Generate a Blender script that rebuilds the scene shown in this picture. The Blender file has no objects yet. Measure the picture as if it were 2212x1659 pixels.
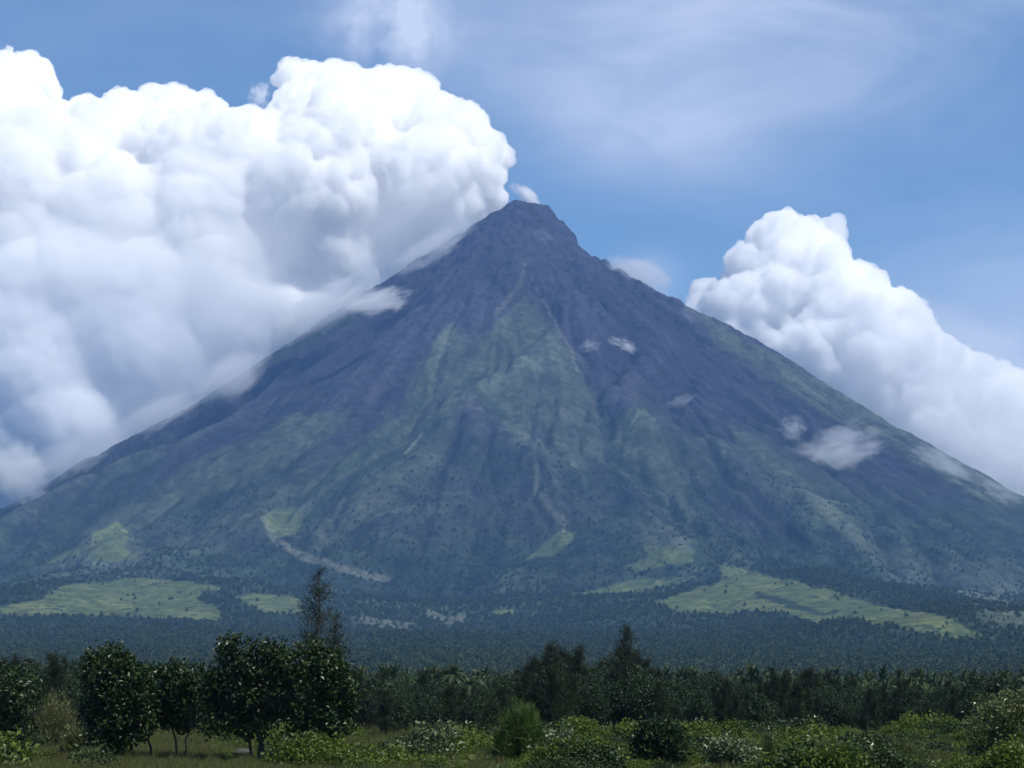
import bpy, math, random
import numpy as np
from mathutils import Vector

scene = bpy.context.scene
col = scene.collection
rng = np.random.default_rng(7)
random.seed(7)

# ------------------------------------------------------------------ camera
F = 4656.0                      # focal length in pixels of a 2212 px wide picture
HZ = 1485.0                     # row of the horizon in that picture
CAMZ = 4.5
PITCH = math.atan((HZ - 829.5) / F)
cam_data = bpy.data.cameras.new("camera")
cam_data.sensor_width = 36.0
cam_data.lens = 36.0 * F / 2212.0
cam_data.clip_start = 0.5
cam_data.clip_end = 90000.0
cam = bpy.data.objects.new("camera", cam_data)
cam.location = (0, 0, CAMZ)
cam.rotation_euler = (math.pi / 2 + PITCH, 0, 0)
col.objects.link(cam)
scene.camera = cam
CP, SP = math.cos(PITCH), math.sin(PITCH)


def ray(px, py):
    dx = (np.asarray(px, float) - 1106) / F
    dy = -(np.asarray(py, float) - 829.5) / F
    return dx, CP - dy * SP, SP + dy * CP


def at_depth(px, py, Y):
    """point of the view line of a photo position at distance Y"""
    x, y, z = ray(px, py)
    t = Y / y
    return x * t, y * t, CAMZ + z * t


# ------------------------------------------------------------------ noise
_P = rng.permutation(256)
_P = np.concatenate([_P, _P, _P])
_A = rng.uniform(0, 2 * np.pi, 256)
_G2 = np.stack([np.cos(_A), np.sin(_A)], 1)
_G3 = rng.normal(size=(256, 3))
_G3 /= np.linalg.norm(_G3, axis=1)[:, None]
_R3 = rng.uniform(0, 1, (256, 3))


def perlin2(x, y):
    x = np.asarray(x, float); y = np.asarray(y, float)
    xi = np.floor(x).astype(int); yi = np.floor(y).astype(int)
    xf = x - xi; yf = y - yi
    u = xf * xf * xf * (xf * (xf * 6 - 15) + 10)
    v = yf * yf * yf * (yf * (yf * 6 - 15) + 10)
    def g(ix, iy, fx, fy):
        h = _P[(_P[ix & 255] + iy) & 255]
        G = _G2[h]
        return G[..., 0] * fx + G[..., 1] * fy
    a = g(xi, yi, xf, yf); b = g(xi + 1, yi, xf - 1, yf)
    c = g(xi, yi + 1, xf, yf - 1); d = g(xi + 1, yi + 1, xf - 1, yf - 1)
    return ((a * (1 - u) + b * u) * (1 - v) + (c * (1 - u) + d * u) * v) * 1.5


def fbm2(x, y, o=4):
    s = 0; a = 1; t = 0
    for i in range(o):
        s = s + a * perlin2(x * 2 ** i + 17.3 * i, y * 2 ** i - 9.1 * i); t += a; a *= 0.5
    return s / t * 1.4


def perlin3(p):
    pi = np.floor(p).astype(int); f = p - pi
    w = f * f * f * (f * (f * 6 - 15) + 10)
    r = 0
    for i in (0, 1):
        for j in (0, 1):
            for k in (0, 1):
                h = _P[(_P[(_P[(pi[:, 0] + i) & 255] + pi[:, 1] + j) & 255] + pi[:, 2] + k) & 255]
                G = _G3[h]
                d = G[:, 0] * (f[:, 0] - i) + G[:, 1] * (f[:, 1] - j) + G[:, 2] * (f[:, 2] - k)
                wt = (w[:, 0] if i else 1 - w[:, 0]) * (w[:, 1] if j else 1 - w[:, 1]) * (w[:, 2] if k else 1 - w[:, 2])
                r = r + wt * d
    return r * 1.6


def worley3(p):
    pi = np.floor(p).astype(int); f = p - pi
    best = np.full(len(p), 9.0)
    for i in (-1, 0, 1):
        for j in (-1, 0, 1):
            for k in (-1, 0, 1):
                h = _P[(_P[(_P[(pi[:, 0] + i) & 255] + pi[:, 1] + j) & 255] + pi[:, 2] + k) & 255]
                q = _R3[h]
                d = (i + q[:, 0] - f[:, 0]) ** 2 + (j + q[:, 1] - f[:, 1]) ** 2 + (k + q[:, 2] - f[:, 2]) ** 2
                best = np.minimum(best, d)
    return np.sqrt(best)


def sstep(a, b, x):
    t = np.clip((x - a) / (b - a), 0, 1)
    return t * t * (3 - 2 * t)


# ------------------------------------------------------------------ helpers
def tag(o, label=None, cat=None, group=None, kind=None):
    if label: o["label"] = label
    if cat: o["category"] = cat
    if group: o["group"] = group
    if kind: o["kind"] = kind
    return o


def mesh_np(name, verts, faces, mats=(), smooth=False, mat_idx=None):
    """verts (n,3), faces (m,k) arrays -> mesh data"""
    verts = np.asarray(verts, np.float32); faces = np.asarray(faces, np.int32)
    me = bpy.data.meshes.new(name)
    k = faces.shape[1]
    me.vertices.add(len(verts)); me.vertices.foreach_set("co", verts.ravel())
    me.loops.add(faces.size); me.loops.foreach_set("vertex_index", faces.ravel())
    me.polygons.add(len(faces))
    me.polygons.foreach_set("loop_start", np.arange(0, faces.size, k, dtype=np.int32))
    me.polygons.foreach_set("loop_total", np.full(len(faces), k, np.int32))
    if mat_idx is not None:
        me.polygons.foreach_set("material_index", np.asarray(mat_idx, np.int32))
    me.polygons.foreach_set("use_smooth", np.full(len(faces), smooth, bool))
    for m in mats: me.materials.append(m)
    me.update(calc_edges=True)
    return me


def link(name, me, parent=None, loc=None):
    o = bpy.data.objects.new(name, me); col.objects.link(o)
    if parent: o.parent = parent
    if loc is not None: o.location = loc
    return o


def new_mat(name):
    m = bpy.data.materials.new(name); m.use_nodes = True
    nt = m.node_tree
    return m, nt, nt.nodes, nt.nodes["Principled BSDF"]


# ------------------------------------------------------------------ render settings
scene.render.engine = "CYCLES"
cy = scene.cycles
cy.max_bounces = 40
cy.diffuse_bounces = 3
cy.glossy_bounces = 2
cy.transmission_bounces = 4
cy.volume_bounces = 36
cy.transparent_max_bounces = 64
cy.use_denoising = True
cy.denoiser = "OPENIMAGEDENOISE"
cy.sample_clamp_indirect = 6.0
scene.view_settings.view_transform = "Standard"
scene.view_settings.look = "None"
scene.view_settings.gamma = 1.0
scene.view_settings.exposure = 0.15
HAZE_COL = (0.22, 0.48, 1.0, 1.0)
HAZE_D = 3.1e-5

# ------------------------------------------------------------------ sun and sky
SUN_EL = math.radians(60.0)
SUN_AZ = math.radians(122.0)        # measured from +Y (beyond the mountain) towards +X
sd = Vector((math.sin(SUN_AZ) * math.cos(SUN_EL), math.cos(SUN_AZ) * math.cos(SUN_EL), math.sin(SUN_EL)))
sun = bpy.data.lights.new("sun", "SUN")
sun.energy = 5.0
sun.angle = math.radians(0.5)
sun.color = (1.0, 0.96, 0.9)
so = bpy.data.objects.new("sun", sun); col.objects.link(so)
so.rotation_euler = sd.to_track_quat("Z", "Y").to_euler()
so.location = (0, 0, 9000)

world = bpy.data.worlds.new("World"); scene.world = world
world.use_nodes = True
wn = world.node_tree; wn.nodes.clear()
N = wn.nodes.new; L = wn.links.new
out = N("ShaderNodeOutputWorld"); bg = N("ShaderNodeBackground")
sky = N("ShaderNodeTexSky"); sky.sky_type = "NISHITA"; sky.sun_disc = False
sky.sun_elevation = SUN_EL; sky.sun_rotation = SUN_AZ
sky.altitude = 900; sky.air_density = 1.0; sky.dust_density = 0.15; sky.ozone_density = 2.0
bg.inputs[1].default_value = 0.110
L(bg.outputs[0], out.inputs[0])
# thin high cirrus: fixed directions of the sky dome
tc = N("ShaderNodeTexCoord")
def patch(c, scl, amp):
    """soft-edged patch of veil round the direction of sky position c; scl = half extents (rad)"""
    d = np.array(ray(*c)); d = d / np.linalg.norm(d)
    rt = np.array([d[1], -d[0], 0]); rt /= np.linalg.norm(rt); up = np.cross(rt, d)
    a = math.radians(scl[2]); r2 = rt * math.cos(a) + up * math.sin(a); u2 = -rt * math.sin(a) + up * math.cos(a)
    outs = []
    for ax, s in ((r2, scl[0]), (u2, scl[1])):
        dt = N("ShaderNodeVectorMath"); dt.operation = "DOT_PRODUCT"; dt.inputs[1].default_value = tuple(ax / s)
        L(tc.outputs["Generated"], dt.inputs[0])
        mm = N("ShaderNodeMath"); mm.operation = "POWER"; mm.inputs[1].default_value = 2; 
        ab = N("ShaderNodeMath"); ab.operation = "ABSOLUTE"; L(dt.outputs["Value"], ab.inputs[0])
        L(ab.outputs[0], mm.inputs[0]); outs.append(mm)
    sm = N("ShaderNodeMath"); sm.operation = "ADD"; L(outs[0].outputs[0], sm.inputs[0]); L(outs[1].outputs[0], sm.inputs[1])
    ng = N("ShaderNodeMath"); ng.operation = "MULTIPLY"; ng.inputs[1].default_value = -1; L(sm.outputs[0], ng.inputs[0])
    ex = N("ShaderNodeMath"); ex.operation = "EXPONENT"; L(ng.outputs[0], ex.inputs[0])
    am = N("ShaderNodeMath"); am.operation = "MULTIPLY"; am.inputs[1].default_value = amp; L(ex.outputs[0], am.inputs[0])
    return am.outputs[0]
p0 = patch((845, 40), (0.027, 0.036, -8), 1.7)
m0 = N("ShaderNodeMapping"); m0.inputs["Scale"].default_value = (30, 30, 24); L(tc.outputs["Generated"], m0.inputs[0])
z0 = N("ShaderNodeTexNoise"); z0.inputs["Scale"].default_value = 1.0; z0.inputs["Detail"].default_value = 6; z0.inputs["Distortion"].default_value = .3; L(m0.outputs[0], z0.inputs[0])
q0 = N("ShaderNodeMapRange"); q0.inputs[1].default_value = .36; q0.inputs[2].default_value = .74; L(z0.outputs[0], q0.inputs[0])
k0 = N("ShaderNodeMath"); k0.operation = "MULTIPLY"; L(p0, k0.inputs[0]); L(q0.outputs[0], k0.inputs[1])
pts = [k0.outputs[0],
       patch((1560, 130), (0.105, 0.050, -4), 0.62),
       patch((1900, -60), (0.16, 0.035, 0), 0.5),
       patch((2150, 760), (0.085, 0.055, 0), 0.75),
       patch((1350, 260), (0.06, 0.03, -15), 0.35), patch((250, 60), (0.12, 0.06, 0), 0.16),
       patch((1400, 600), (0.014, 0.011, 0), 0.5)]
acc = pts[0]
for p in pts[1:]:
    a = N("ShaderNodeMath"); a.operation = "ADD"; L(acc, a.inputs[0]); L(p, a.inputs[1]); acc = a.outputs[0]
mp = N("ShaderNodeMapping"); mp.inputs["Scale"].default_value = (7, 7, 18); mp.inputs["Rotation"].default_value = (0.0, 0.35, 0.0)
L(tc.outputs["Generated"], mp.inputs[0])
nz = N("ShaderNodeTexNoise"); nz.inputs["Scale"].default_value = 1.3; nz.inputs["Detail"].default_value = 8; nz.inputs["Roughness"].default_value = 0.55
nz.inputs["Distortion"].default_value = 0.5
L(mp.outputs[0], nz.inputs[0])
mr = N("ShaderNodeMapRange"); mr.inputs[1].default_value = 0.3; mr.inputs[2].default_value = 0.7; mr.inputs[3].default_value = 0.35; mr.inputs[4].default_value = 1.15
L(nz.outputs[0], mr.inputs[0])
ml = N("ShaderNodeMath"); ml.operation = "MULTIPLY"; ml.use_clamp = True; L(acc, ml.inputs[0]); L(mr.outputs[0], ml.inputs[1])
mx = N("ShaderNodeMix"); mx.data_type = "RGBA"
CIRRUS_COL = (6.0, 6.7, 8.3, 1)
mx.inputs["B"].default_value = CIRRUS_COL
sc_ = N("ShaderNodeMath"); sc_.operation = "MULTIPLY"; sc_.inputs[1].default_value = 0.95; L(ml.outputs[0], sc_.inputs[0])
L(sc_.outputs[0], mx.inputs["Factor"]); hs = N("ShaderNodeHueSaturation"); hs.inputs["Saturation"].default_value = 1.2; L(sky.outputs[0], hs.inputs["Color"]); L(hs.outputs[0], mx.inputs["A"])
L(mx.outputs["Result"], bg.inputs[0])

# ------------------------------------------------------------------ terrain
XS, YS = at_depth(1135, 437, 11000)[0], 11000.0
def prof(pts):
    r, h = [0.0], [at_depth(1135, 439, YS)[2]]
    for px, py in pts:
        x, y, z = at_depth(px, py, YS); r.append(abs(x - XS)); h.append(max(z, 0))
    r += [12000, 30000]; h += [0, 0]
    return np.array(r), np.array(h)
PTR = ([(1163, 440), (1190, 456), (1243, 504), (1250, 518), (1330, 578), (1480, 655), (1700, 770), (1800, 835), (2000, 945), (2212, 1060),
           (2420, 1160), (2700, 1270), (3100, 1375), (3600, 1440), (4200, 1472), (4900, 1485)])
PTL = ([(1105, 438), (1000, 503), (850, 590), (570, 758), (300, 925), (150, 1000), (0, 1088),
           (-180, 1180), (-450, 1280), (-850, 1375), (-1350, 1440), (-1950, 1472), (-2650, 1485)])


PR, PL = prof(PTR), prof(PTL)


def ridge_bump(x, y, pts, w, h, side=None):
    """raised ridge along a ground polyline"""
    best = np.full(np.shape(x), 1e9)
    for (a, b) in zip(pts[:-1], pts[1:]):
        ax, ay = a; bx, by = b
        dx, dy = bx - ax, by - ay
        t = np.clip(((x - ax) * dx + (y - ay) * dy) / (dx * dx + dy * dy), 0, 1)
        d = np.hypot(x - ax - t * dx, y - ay - t * dy)
        best = np.minimum(best, d)
    return h * np.exp(-(best / w) ** 2)


BUMPS = []


def H0(x, y):
    """smooth cone + foothills"""
    x = np.asarray(x, float); y = np.asarray(y, float)
    dx = x - XS; dy = y - YS
    r = np.hypot(dx, dy)
    s = sstep(-0.5, 0.5, dx / np.maximum(r, 1))
    h = np.interp(r, *PR) * s + np.interp(r, *PL) * (1 - s)
    for b in BUMPS:
        h = h + ridge_bump(x, y, *b)
    h = h * sstep(900, 3200, y) + 48 * sstep(900, 5200, y) * (1 - sstep(5200, 8000, y))
    # the near fields: gently falling, uneven
    return h


def unproj(px, py):
    """photo position -> point of the smooth terrain"""
    dx, dy, dz = ray(px, py)
    t = np.linspace(100, 16000, 8000)
    z = CAMZ + t * dz - H0(t * dx, t * dy)
    k = np.argmax(z < 0)
    if z[k] >= 0: k = len(t) - 1
    return t[k] * dx, t[k] * dy


def ground_poly(p):
    return [unproj(*q) for q in p]


def silhouette(px):
    dx, dy, dz = ray(px, 1485)
    t = np.arange(5000, 14400, 12.0)
    e = (H0(t * dx, t * dy) - CAMZ) / t
    k = np.argmax(e)
    el = math.atan(e[k] / math.hypot(dx, dy)); d3 = (dx, dy, math.tan(el) * math.hypot(dx, dy))
    yc = d3[1] * CP + d3[2] * SP; zc = -d3[1] * SP + d3[2] * CP
    return 829.5 - zc / yc * F * 1.0


# fit the two profiles so that the skyline of the round cone runs where the photo's does
for _ in range(5):
    for PP, PT in ((PR, PTR), (PL, PTL)):
        for i_, (px, py) in enumerate(PT):
            if 460 < py < 1300:
                PP[1][i_ + 1] += (silhouette(px) - py) * 2.36 * .8

crestF = ground_poly([(1388, 1190), (1497, 1200), (1643, 1250), (1852, 1308), (2040, 1345), (2148, 1385)])
crestA = ground_poly([(60, 1310), (176, 1275), (331, 1262), (450, 1275)])
crestB = ground_poly([(199, 1160), (260, 1145), (300, 1180)])
crestC = ground_poly([(560, 1120), (300, 1240)])
valley = ground_poly([(960, 1190), (985, 1330)])
crest_g = ground_poly([(880, 960), (760, 1060), (660, 1160)])
BUMPS += [(crestF, 330, 62), (crestA, 230, 46), (crestB, 200, 35), (valley, 420, -45), (crest_g, 160, 30)]


H_TOP = at_depth(1135, 439, YS)[2]


def Hfull(x, y, fine=True):
    h = H0(x, y)
    dx = x - XS; dy = y - YS
    r = np.hypot(dx, dy); th = np.arctan2(dx, -dy)
    g_tot = np.zeros_like(h)
    top = sstep(60, 500, r)
    for k, L_, c, rmin in ((5, 2600, .20, 700), (11, 2000, .16, 300), (23, 1500, .10, 180), (50, 900, .065, 250), (110, 600, .05, 500)):
        w = r / k
        wr = 0.75 * perlin2(r / 800 + k, th * k * 0.3)
        n = perlin2(th * k + wr * 1.6 + k * 3.7, r / L_ + k)
        rid = 1 - np.abs(n) * 2.2           # 1 at gully floors
        rid = np.clip(rid, -0.6, 1) ** 1
        amp = c * np.minimum(w, 330) * sstep(rmin * .5, rmin * 1.3, r) * (1 - 0.82 * sstep(2900, 4700, r)) * (1 - sstep(5600, 7400, r))
        amp = np.minimum(amp, 62)
        h = h - amp * rid
        g_tot += rid * amp
    # rough lava crags and the broken crater rim
    h = h + 10 * fbm2(x / 260, y / 260, 4) * sstep(300, 1200, r) * (1 - 0.7 * sstep(3400, 5000, r)) * sstep(1500, 3000, y)
    h = h + 30 * fbm2(x / 75, y / 75, 4) * (1 - sstep(500, 1700, r)) * sstep(5, 90, r)
    h = np.minimum(h, H_TOP - 4 + 9 * fbm2(x / 24, y / 24, 3) - (dx + 20) * .10)      # flat crater rim
    if fine:
        h = h + 4.0 * fbm2(x / 38, y / 38, 2) * sstep(3500, 6500, y) * (1 - .75 * sstep(3600, 5000, r))
    h = h - 0.25 + 0.5 * fbm2(x / 35, y / 35, 3) * (1 - sstep(400, 2000, y)) * sstep(30, 90, y)
    return h, g_tot


def unproj_full(px, py):
    dx, dy, dz = ray(px, py)
    t = np.arange(1500, 11800, 8.0)
    z = CAMZ + t * dz - Hfull(t * dx, t * dy)[0]
    k = np.argmax(z < 0)
    if z[k] >= 0: k = len(t) - 1
    return t[k] * dx, t[k] * dy


def in_poly(x, y, poly):
    ins = np.zeros(x.shape, bool); n = len(poly)
    for i in range(n):
        x1, y1 = poly[i]; x2, y2 = poly[(i + 1) % n]
        if y1 == y2: continue
        c = ((y1 > y) != (y2 > y)) & (x < (x2 - x1) * (y - y1) / (y2 - y1) + x1)
        ins ^= c
    return ins


def near_line(x, y, pts, w):
    best = np.full(x.shape, 1e9)
    for a, b in zip(pts[:-1], pts[1:]):
        dx, dy = b[0] - a[0], b[1] - a[1]
        t = np.clip(((x - a[0]) * dx + (y - a[1]) * dy) / (dx * dx + dy * dy), 0, 1)
        best = np.minimum(best, np.hypot(x - a[0] - t * dx, y - a[1] - t * dy))
    return 1 - sstep(w * 0.6, w * 1.3, best)


GRASS = [  # meadows on the foothills
    [(0, 1313), (92, 1293), (120, 1270), (176, 1259), (331, 1249), (434, 1260), (485, 1272), (436, 1276), (430, 1296), (482, 1322), (474, 1346), (386, 1337), (301, 1335), (191, 1329), (73, 1331), (0, 1330)],
    [(500, 1293), (551, 1285), (640, 1289), (660, 1330), (573, 1322)],
    [(199, 1149), (257, 1127), (283, 1153), (268, 1175), (301, 1205), (235, 1214), (176, 1212), (206, 1175)],
    [(96, 1219), (162, 1184), (180, 1190), (140, 1212)],
    [(1388, 1178), (1497, 1188), (1555, 1213), (1643, 1238), (1789, 1272), (1852, 1297), (1935, 1314), (2040, 1330), (2082, 1355), (2148, 1377), (2082, 1382),
     (1998, 1370), (1914, 1349), (1810, 1341), (1760, 1353), (1706, 1324), (1614, 1320), (1538, 1328), (1497, 1324), (1446, 1316), (1405, 1299), (1488, 1278),
     (1551, 1257), (1555, 1224), (1510, 1208), (1470, 1222), (1400, 1212)],
    [(1288, 1274), (1371, 1253), (1455, 1247), (1520, 1245), (1450, 1268), (1350, 1284), (1200, 1290)],
    [(1342, 1222), (1400, 1206), (1440, 1222), (1380, 1235)],
    [(1136, 1209), (1170, 1174), (1215, 1140), (1240, 1150), (1225, 1185), (1195, 1203)],
    [(565, 1118), (600, 1098), (650, 1100), (650, 1150), (600, 1165)],
    [(1060, 1318), (1108, 1316), (1112, 1330), (1060, 1333)],
]
SCRUB = [
    [(664, 1157), (724, 1093), (790, 1045), (850, 1050), (891, 1110), (830, 1105), (760, 1140), (690, 1195)],  # paler green scrub high on the cone
    [(1138, 640), (1190, 700), (1240, 770), (1275, 850), (1300, 910), (1310, 1000), (1230, 1010), (1180, 930), (1120, 960), (1080, 900), (1010, 830), (985, 900), (960, 1000), (900, 1060), (830, 1050),
     (760, 1040), (700, 1080), (640, 1150), (560, 1110), (480, 1180), (360, 1195), (400, 1160), (560, 1080), (700, 1010), (800, 960), (860, 900), (900, 800), (965, 700), (1010, 730), (980, 830), (1060, 700)],
    [(1340, 910), (1385, 870), (1450, 930), (1495, 1000), (1490, 1080), (1530, 1140), (1440, 1110), (1370, 1040), (1330, 960)],
    [(1940, 1207), (2082, 1224), (2212, 1228), (2212, 1353), (2123, 1341), (2082, 1278), (1998, 1249)],
    [(90, 1230), (180, 1165), (420, 1000), (640, 900), (760, 880), (700, 960), (560, 1030), (420, 1080), (300, 1140), (330, 1215), (200, 1225)],
    [(1560, 900), (1700, 1000), (1900, 1180), (2060, 1260), (2000, 1270), (1850, 1180), (1640, 1010)],
    [(1480, 660), (2212, 1070), (2212, 1120), (1990, 1010), (1760, 880), (1560, 740)],
    [(1388, 1178), (1370, 1150), (1420, 1120), (1480, 1150), (1500, 1190)],
]
BARE = [  # pale tracks of rock and ash
    ([(570, 1123), (595, 1166), (647, 1200), (707, 1217), (771, 1239), (835, 1252)], 26, .9),
    ([(1221, 1131), (1179, 1084), (1157, 1063), (1166, 1016)], 26, .5),
    ([(930, 1324), (964, 1341), (1000, 1336)], 26, .9),
    ([(771, 1337), (820, 1345), (891, 1354)], 28, .8),
    ([(878, 978), (912, 936)], 9, 2.2),
    ([(1140, 560), (1120, 620), (1070, 680)], 16, .6),
    ([(1150, 600), (1190, 680), (1235, 760), (1245, 800)], 9, .7),
    ([(975, 700), (950, 760), (925, 850)], 14, .4),
    ([(690, 1000), (560, 1060), (480, 1090)], 16, .25),
    ([(1130, 1000), (1160, 960), (1230, 860)], 12, .25),
    ([(120, 1060), (300, 975), (430, 915)], 14, .25),
]
GULLY = [  # dark wooded ravines
    ([(1639, 1286), (1700, 1303), (1777, 1328), (1800, 1320)], 16),
    ([(1505, 1206), (1545, 1215), (1553, 1238), (1530, 1254)], 30),
    ([(950, 900), (900, 960), (800, 1010), (700, 1080), (650, 1150)], 34),
    ([(640, 1090), (760, 1000), (880, 910), (930, 830)], 22),
    ([(1300, 900), (1330, 980), (1400, 1060), (1480, 1120)], 22),
    ([(1340, 1010), (1350, 930), (1375, 880)], 16),
    ([(1490, 1050), (1530, 1120), (1640, 1200)], 24),
    ([(980, 880), (1010, 820), (1090, 900)], 20),
    ([(440, 870), (600, 760), (760, 680)], 40),
]


def on_map(x, y, z):
    """map position (in the photo's units) of a point of the terrain"""
    d = y * CP + (z - CAMZ) * SP; u = -y * SP + (z - CAMZ) * CP
    d = np.maximum(d, 1.0)
    return 1106 + x / d * F, 829.5 - u / d * F


def cover(x, y, z=None):
    """land cover weights grass, scrub, bare, ravine, ash (all 0..1)"""
    if z is None: z = Hfull(x, y)[0]
    mx_, my_ = on_map(x, y, z)
    grass = np.zeros_like(x); scrub = np.zeros_like(x); bare = np.zeros_like(x); rav = np.zeros_like(x)
    w_ = (y > 2000) & (y < 11000)          # nothing to mark out elsewhere
    if w_.any():
        a, b = x[w_], y[w_]; u, v = mx_[w_], my_[w_]
        X = u + 13 * fbm2(a / 120, b / 120, 4); Y = v + 5 * fbm2(a / 120 + 40, b / 160, 4)
        G = np.zeros_like(a)
        jit = [((2 + 3 * q) * perlin2(a / 28 + 11 * q, b / 28), (1 + 1.2 * q) * perlin2(a / 28, b / 28 + 13 * q)) for q in range(5)]
        for p in GRASS:
            G = np.maximum(G, sum(in_poly(X + j1, Y + j2, p).astype(float) for j1, j2 in jit) / 5)
        grass[w_] = G
        S = np.zeros_like(a)
        jit = [((10 + 11 * q) * fbm2(a / 300 + 9 + q, b / 300, 3), (10 + 11 * q) * fbm2(a / 300, b / 300 + 5 + q, 3)) for q in range(5)]
        for p in SCRUB:
            S = np.maximum(S, sum(in_poly(u + j1, v + j2, p).astype(float) for j1, j2 in jit) / 5)
        scrub[w_] = S
        B = np.zeros_like(a); X = u + 4 * fbm2(a / 80, b / 80, 3); Y = v + 3 * fbm2(a / 80, b / 80 + 9, 3)
        for p, w, am in BARE: B = np.maximum(B, am * near_line(X, Y, p, w * .34))
        bare[w_] = B
        R = np.zeros_like(a); X = u + 12 * fbm2(a / 160, b / 160, 4); Y = v + 9 * fbm2(a / 160 + 8, b / 160, 4)
        for p, w in GULLY: R = np.maximum(R, near_line(X, Y, p, w * .40))
        rav[w_] = R
    keep = (y < 11000)
    grass, scrub, bare, rav = grass * keep, scrub * keep, bare * keep, rav * keep
    r = np.hypot(x - XS, y - YS)
    ash = 1 - sstep(1700, 3300, r + 700 * fbm2(x / 600, y / 600 + 30, 4))
    return grass, scrub, bare, rav, ash


def grid_mesh(name, ys, nx, hw, fine=True):
    U = np.linspace(-1, 1, nx)
    Yg, Ug = np.meshgrid(ys, U, indexing="ij")
    Xg = Ug * hw(Yg)
    x, y = Xg.ravel(), Yg.ravel()
    z, g = Hfull(x, y, fine)
    ny = len(ys)
    i = np.arange((ny - 1) * (nx - 1)); rr, cc = i // (nx - 1), i % (nx - 1)
    a = rr * nx + cc
    f = np.stack([a, a + 1, a + nx + 1, a + nx], 1)
    return x, y, z, g, f


YJ = 2600.0
def color_terrain(me, x, y, z, g, near=False, cutw=None):
    grass, scrub, bare, rav, ash = cover(x, y, z)
    n1 = fbm2(x / 90, y / 90, 4); n2 = fbm2(x / 25 + 7, y / 25, 3); n3 = fbm2(x / 500, y / 500 + 77, 4)
    def C(*c): return np.array(c)[None, :]
    forest = C(.026, .044, .026) * (1 + .35 * n1 + .25 * n2)[:, None]
    scr = C(.074, .092, .064) * (1 + .35 * n1 + .2 * n2)[:, None]
    gr = C(.080, .106, .040) * (1 + .22 * n1 + .12 * n2)[:, None]
    plot = np.floor(3 * fbm2(x / 130 + 60, y / 260, 2) + 8 + .3 * n2)          # plots of different crops
    pv = np.modf(np.sin(plot * 12.9898) * 43758.5453)[0]
    gr = gr * (1 + .22 * pv)[:, None] + C(.022, .006, .004) * np.clip(pv, 0, 1)[:, None]
    hedge = 1 - sstep(.012, .035, np.abs(fbm2(x / 190 + 21, y / 330, 3)))       # hedgerows and wooded ditches
    brown = C(.12, .115, .08)
    ash_haze_c = C(.034, .033, .049) * (1 + .22 * n1 + .15 * n2)[:, None]  # purplish ash, with blue of the distant haze put into the colour
    barec = C(.15, .155, .12)
    th = np.arctan2(x - XS, -(y - YS)); r = np.hypot(x - XS, y - YS)
    streak = 1.2 * fbm2(th * 26 + .3 * perlin2(r / 500, th * 6), r / 1500, 3)
    c = forest + (ash_haze_c - forest) * ash[:, None]
    c = c * (1 + .25 * streak * sstep(300, 900, r))[:, None]
    mid = np.clip(.5 + 1.6 * n3 + 1.1 * n1 + .9 * streak, 0, 1) * (1 - sstep(4600, 5400, r)) * sstep(1200, 2200, r)
    c = c + (scr - c) * (mid * .22)[:, None]
    s = .95 * scrub * np.clip(1 + .4 * streak + .35 * n1, .6, 1) * sstep(0, 700, r)
    c = c + (scr - c) * s[:, None]
    trees_in = sstep(.30, .42, n1 * .8 + n2 * .8)
    gg = grass * (1 - .75 * trees_in) * np.clip(.95 + .3 * n1 + .3 * n3, .65, 1) * (1 - .5 * hedge * sstep(-.1, .2, n3))
    c = c + (gr - c) * gg[:, None]
    # ravine floors carry wood
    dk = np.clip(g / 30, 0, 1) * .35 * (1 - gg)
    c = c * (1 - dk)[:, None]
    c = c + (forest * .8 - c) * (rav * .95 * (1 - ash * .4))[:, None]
    c = c + (barec - c) * np.clip(bare * (.75 + .8 * n2), 0, 1)[:, None] * .55
    if near or True:
        fld = (1 - sstep(2600, 4200, y)) * sstep(.16, .26, fbm2(x / 200, y / 420 + 3, 4))
        c = c + (gr * .8 - c) * (fld * .8)[:, None]
        nearg = 1 - sstep(260, 420, y)
        ng = C(.085, .105, .03) + C(.05, .02, .01) * np.clip(n1 * 2, 0, 1)[:, None]
        c = c + (ng * (1 + .4 * n2)[:, None] - c) * nearg[:, None]
    c = np.clip(c, .008, .8)
    at = me.color_attributes.new("land_cover", "FLOAT_COLOR", "POINT")
    at.data.foreach_set("color", np.concatenate([c, np.ones((len(c), 1))], 1).astype(np.float32).ravel())
    return grass, bare


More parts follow.
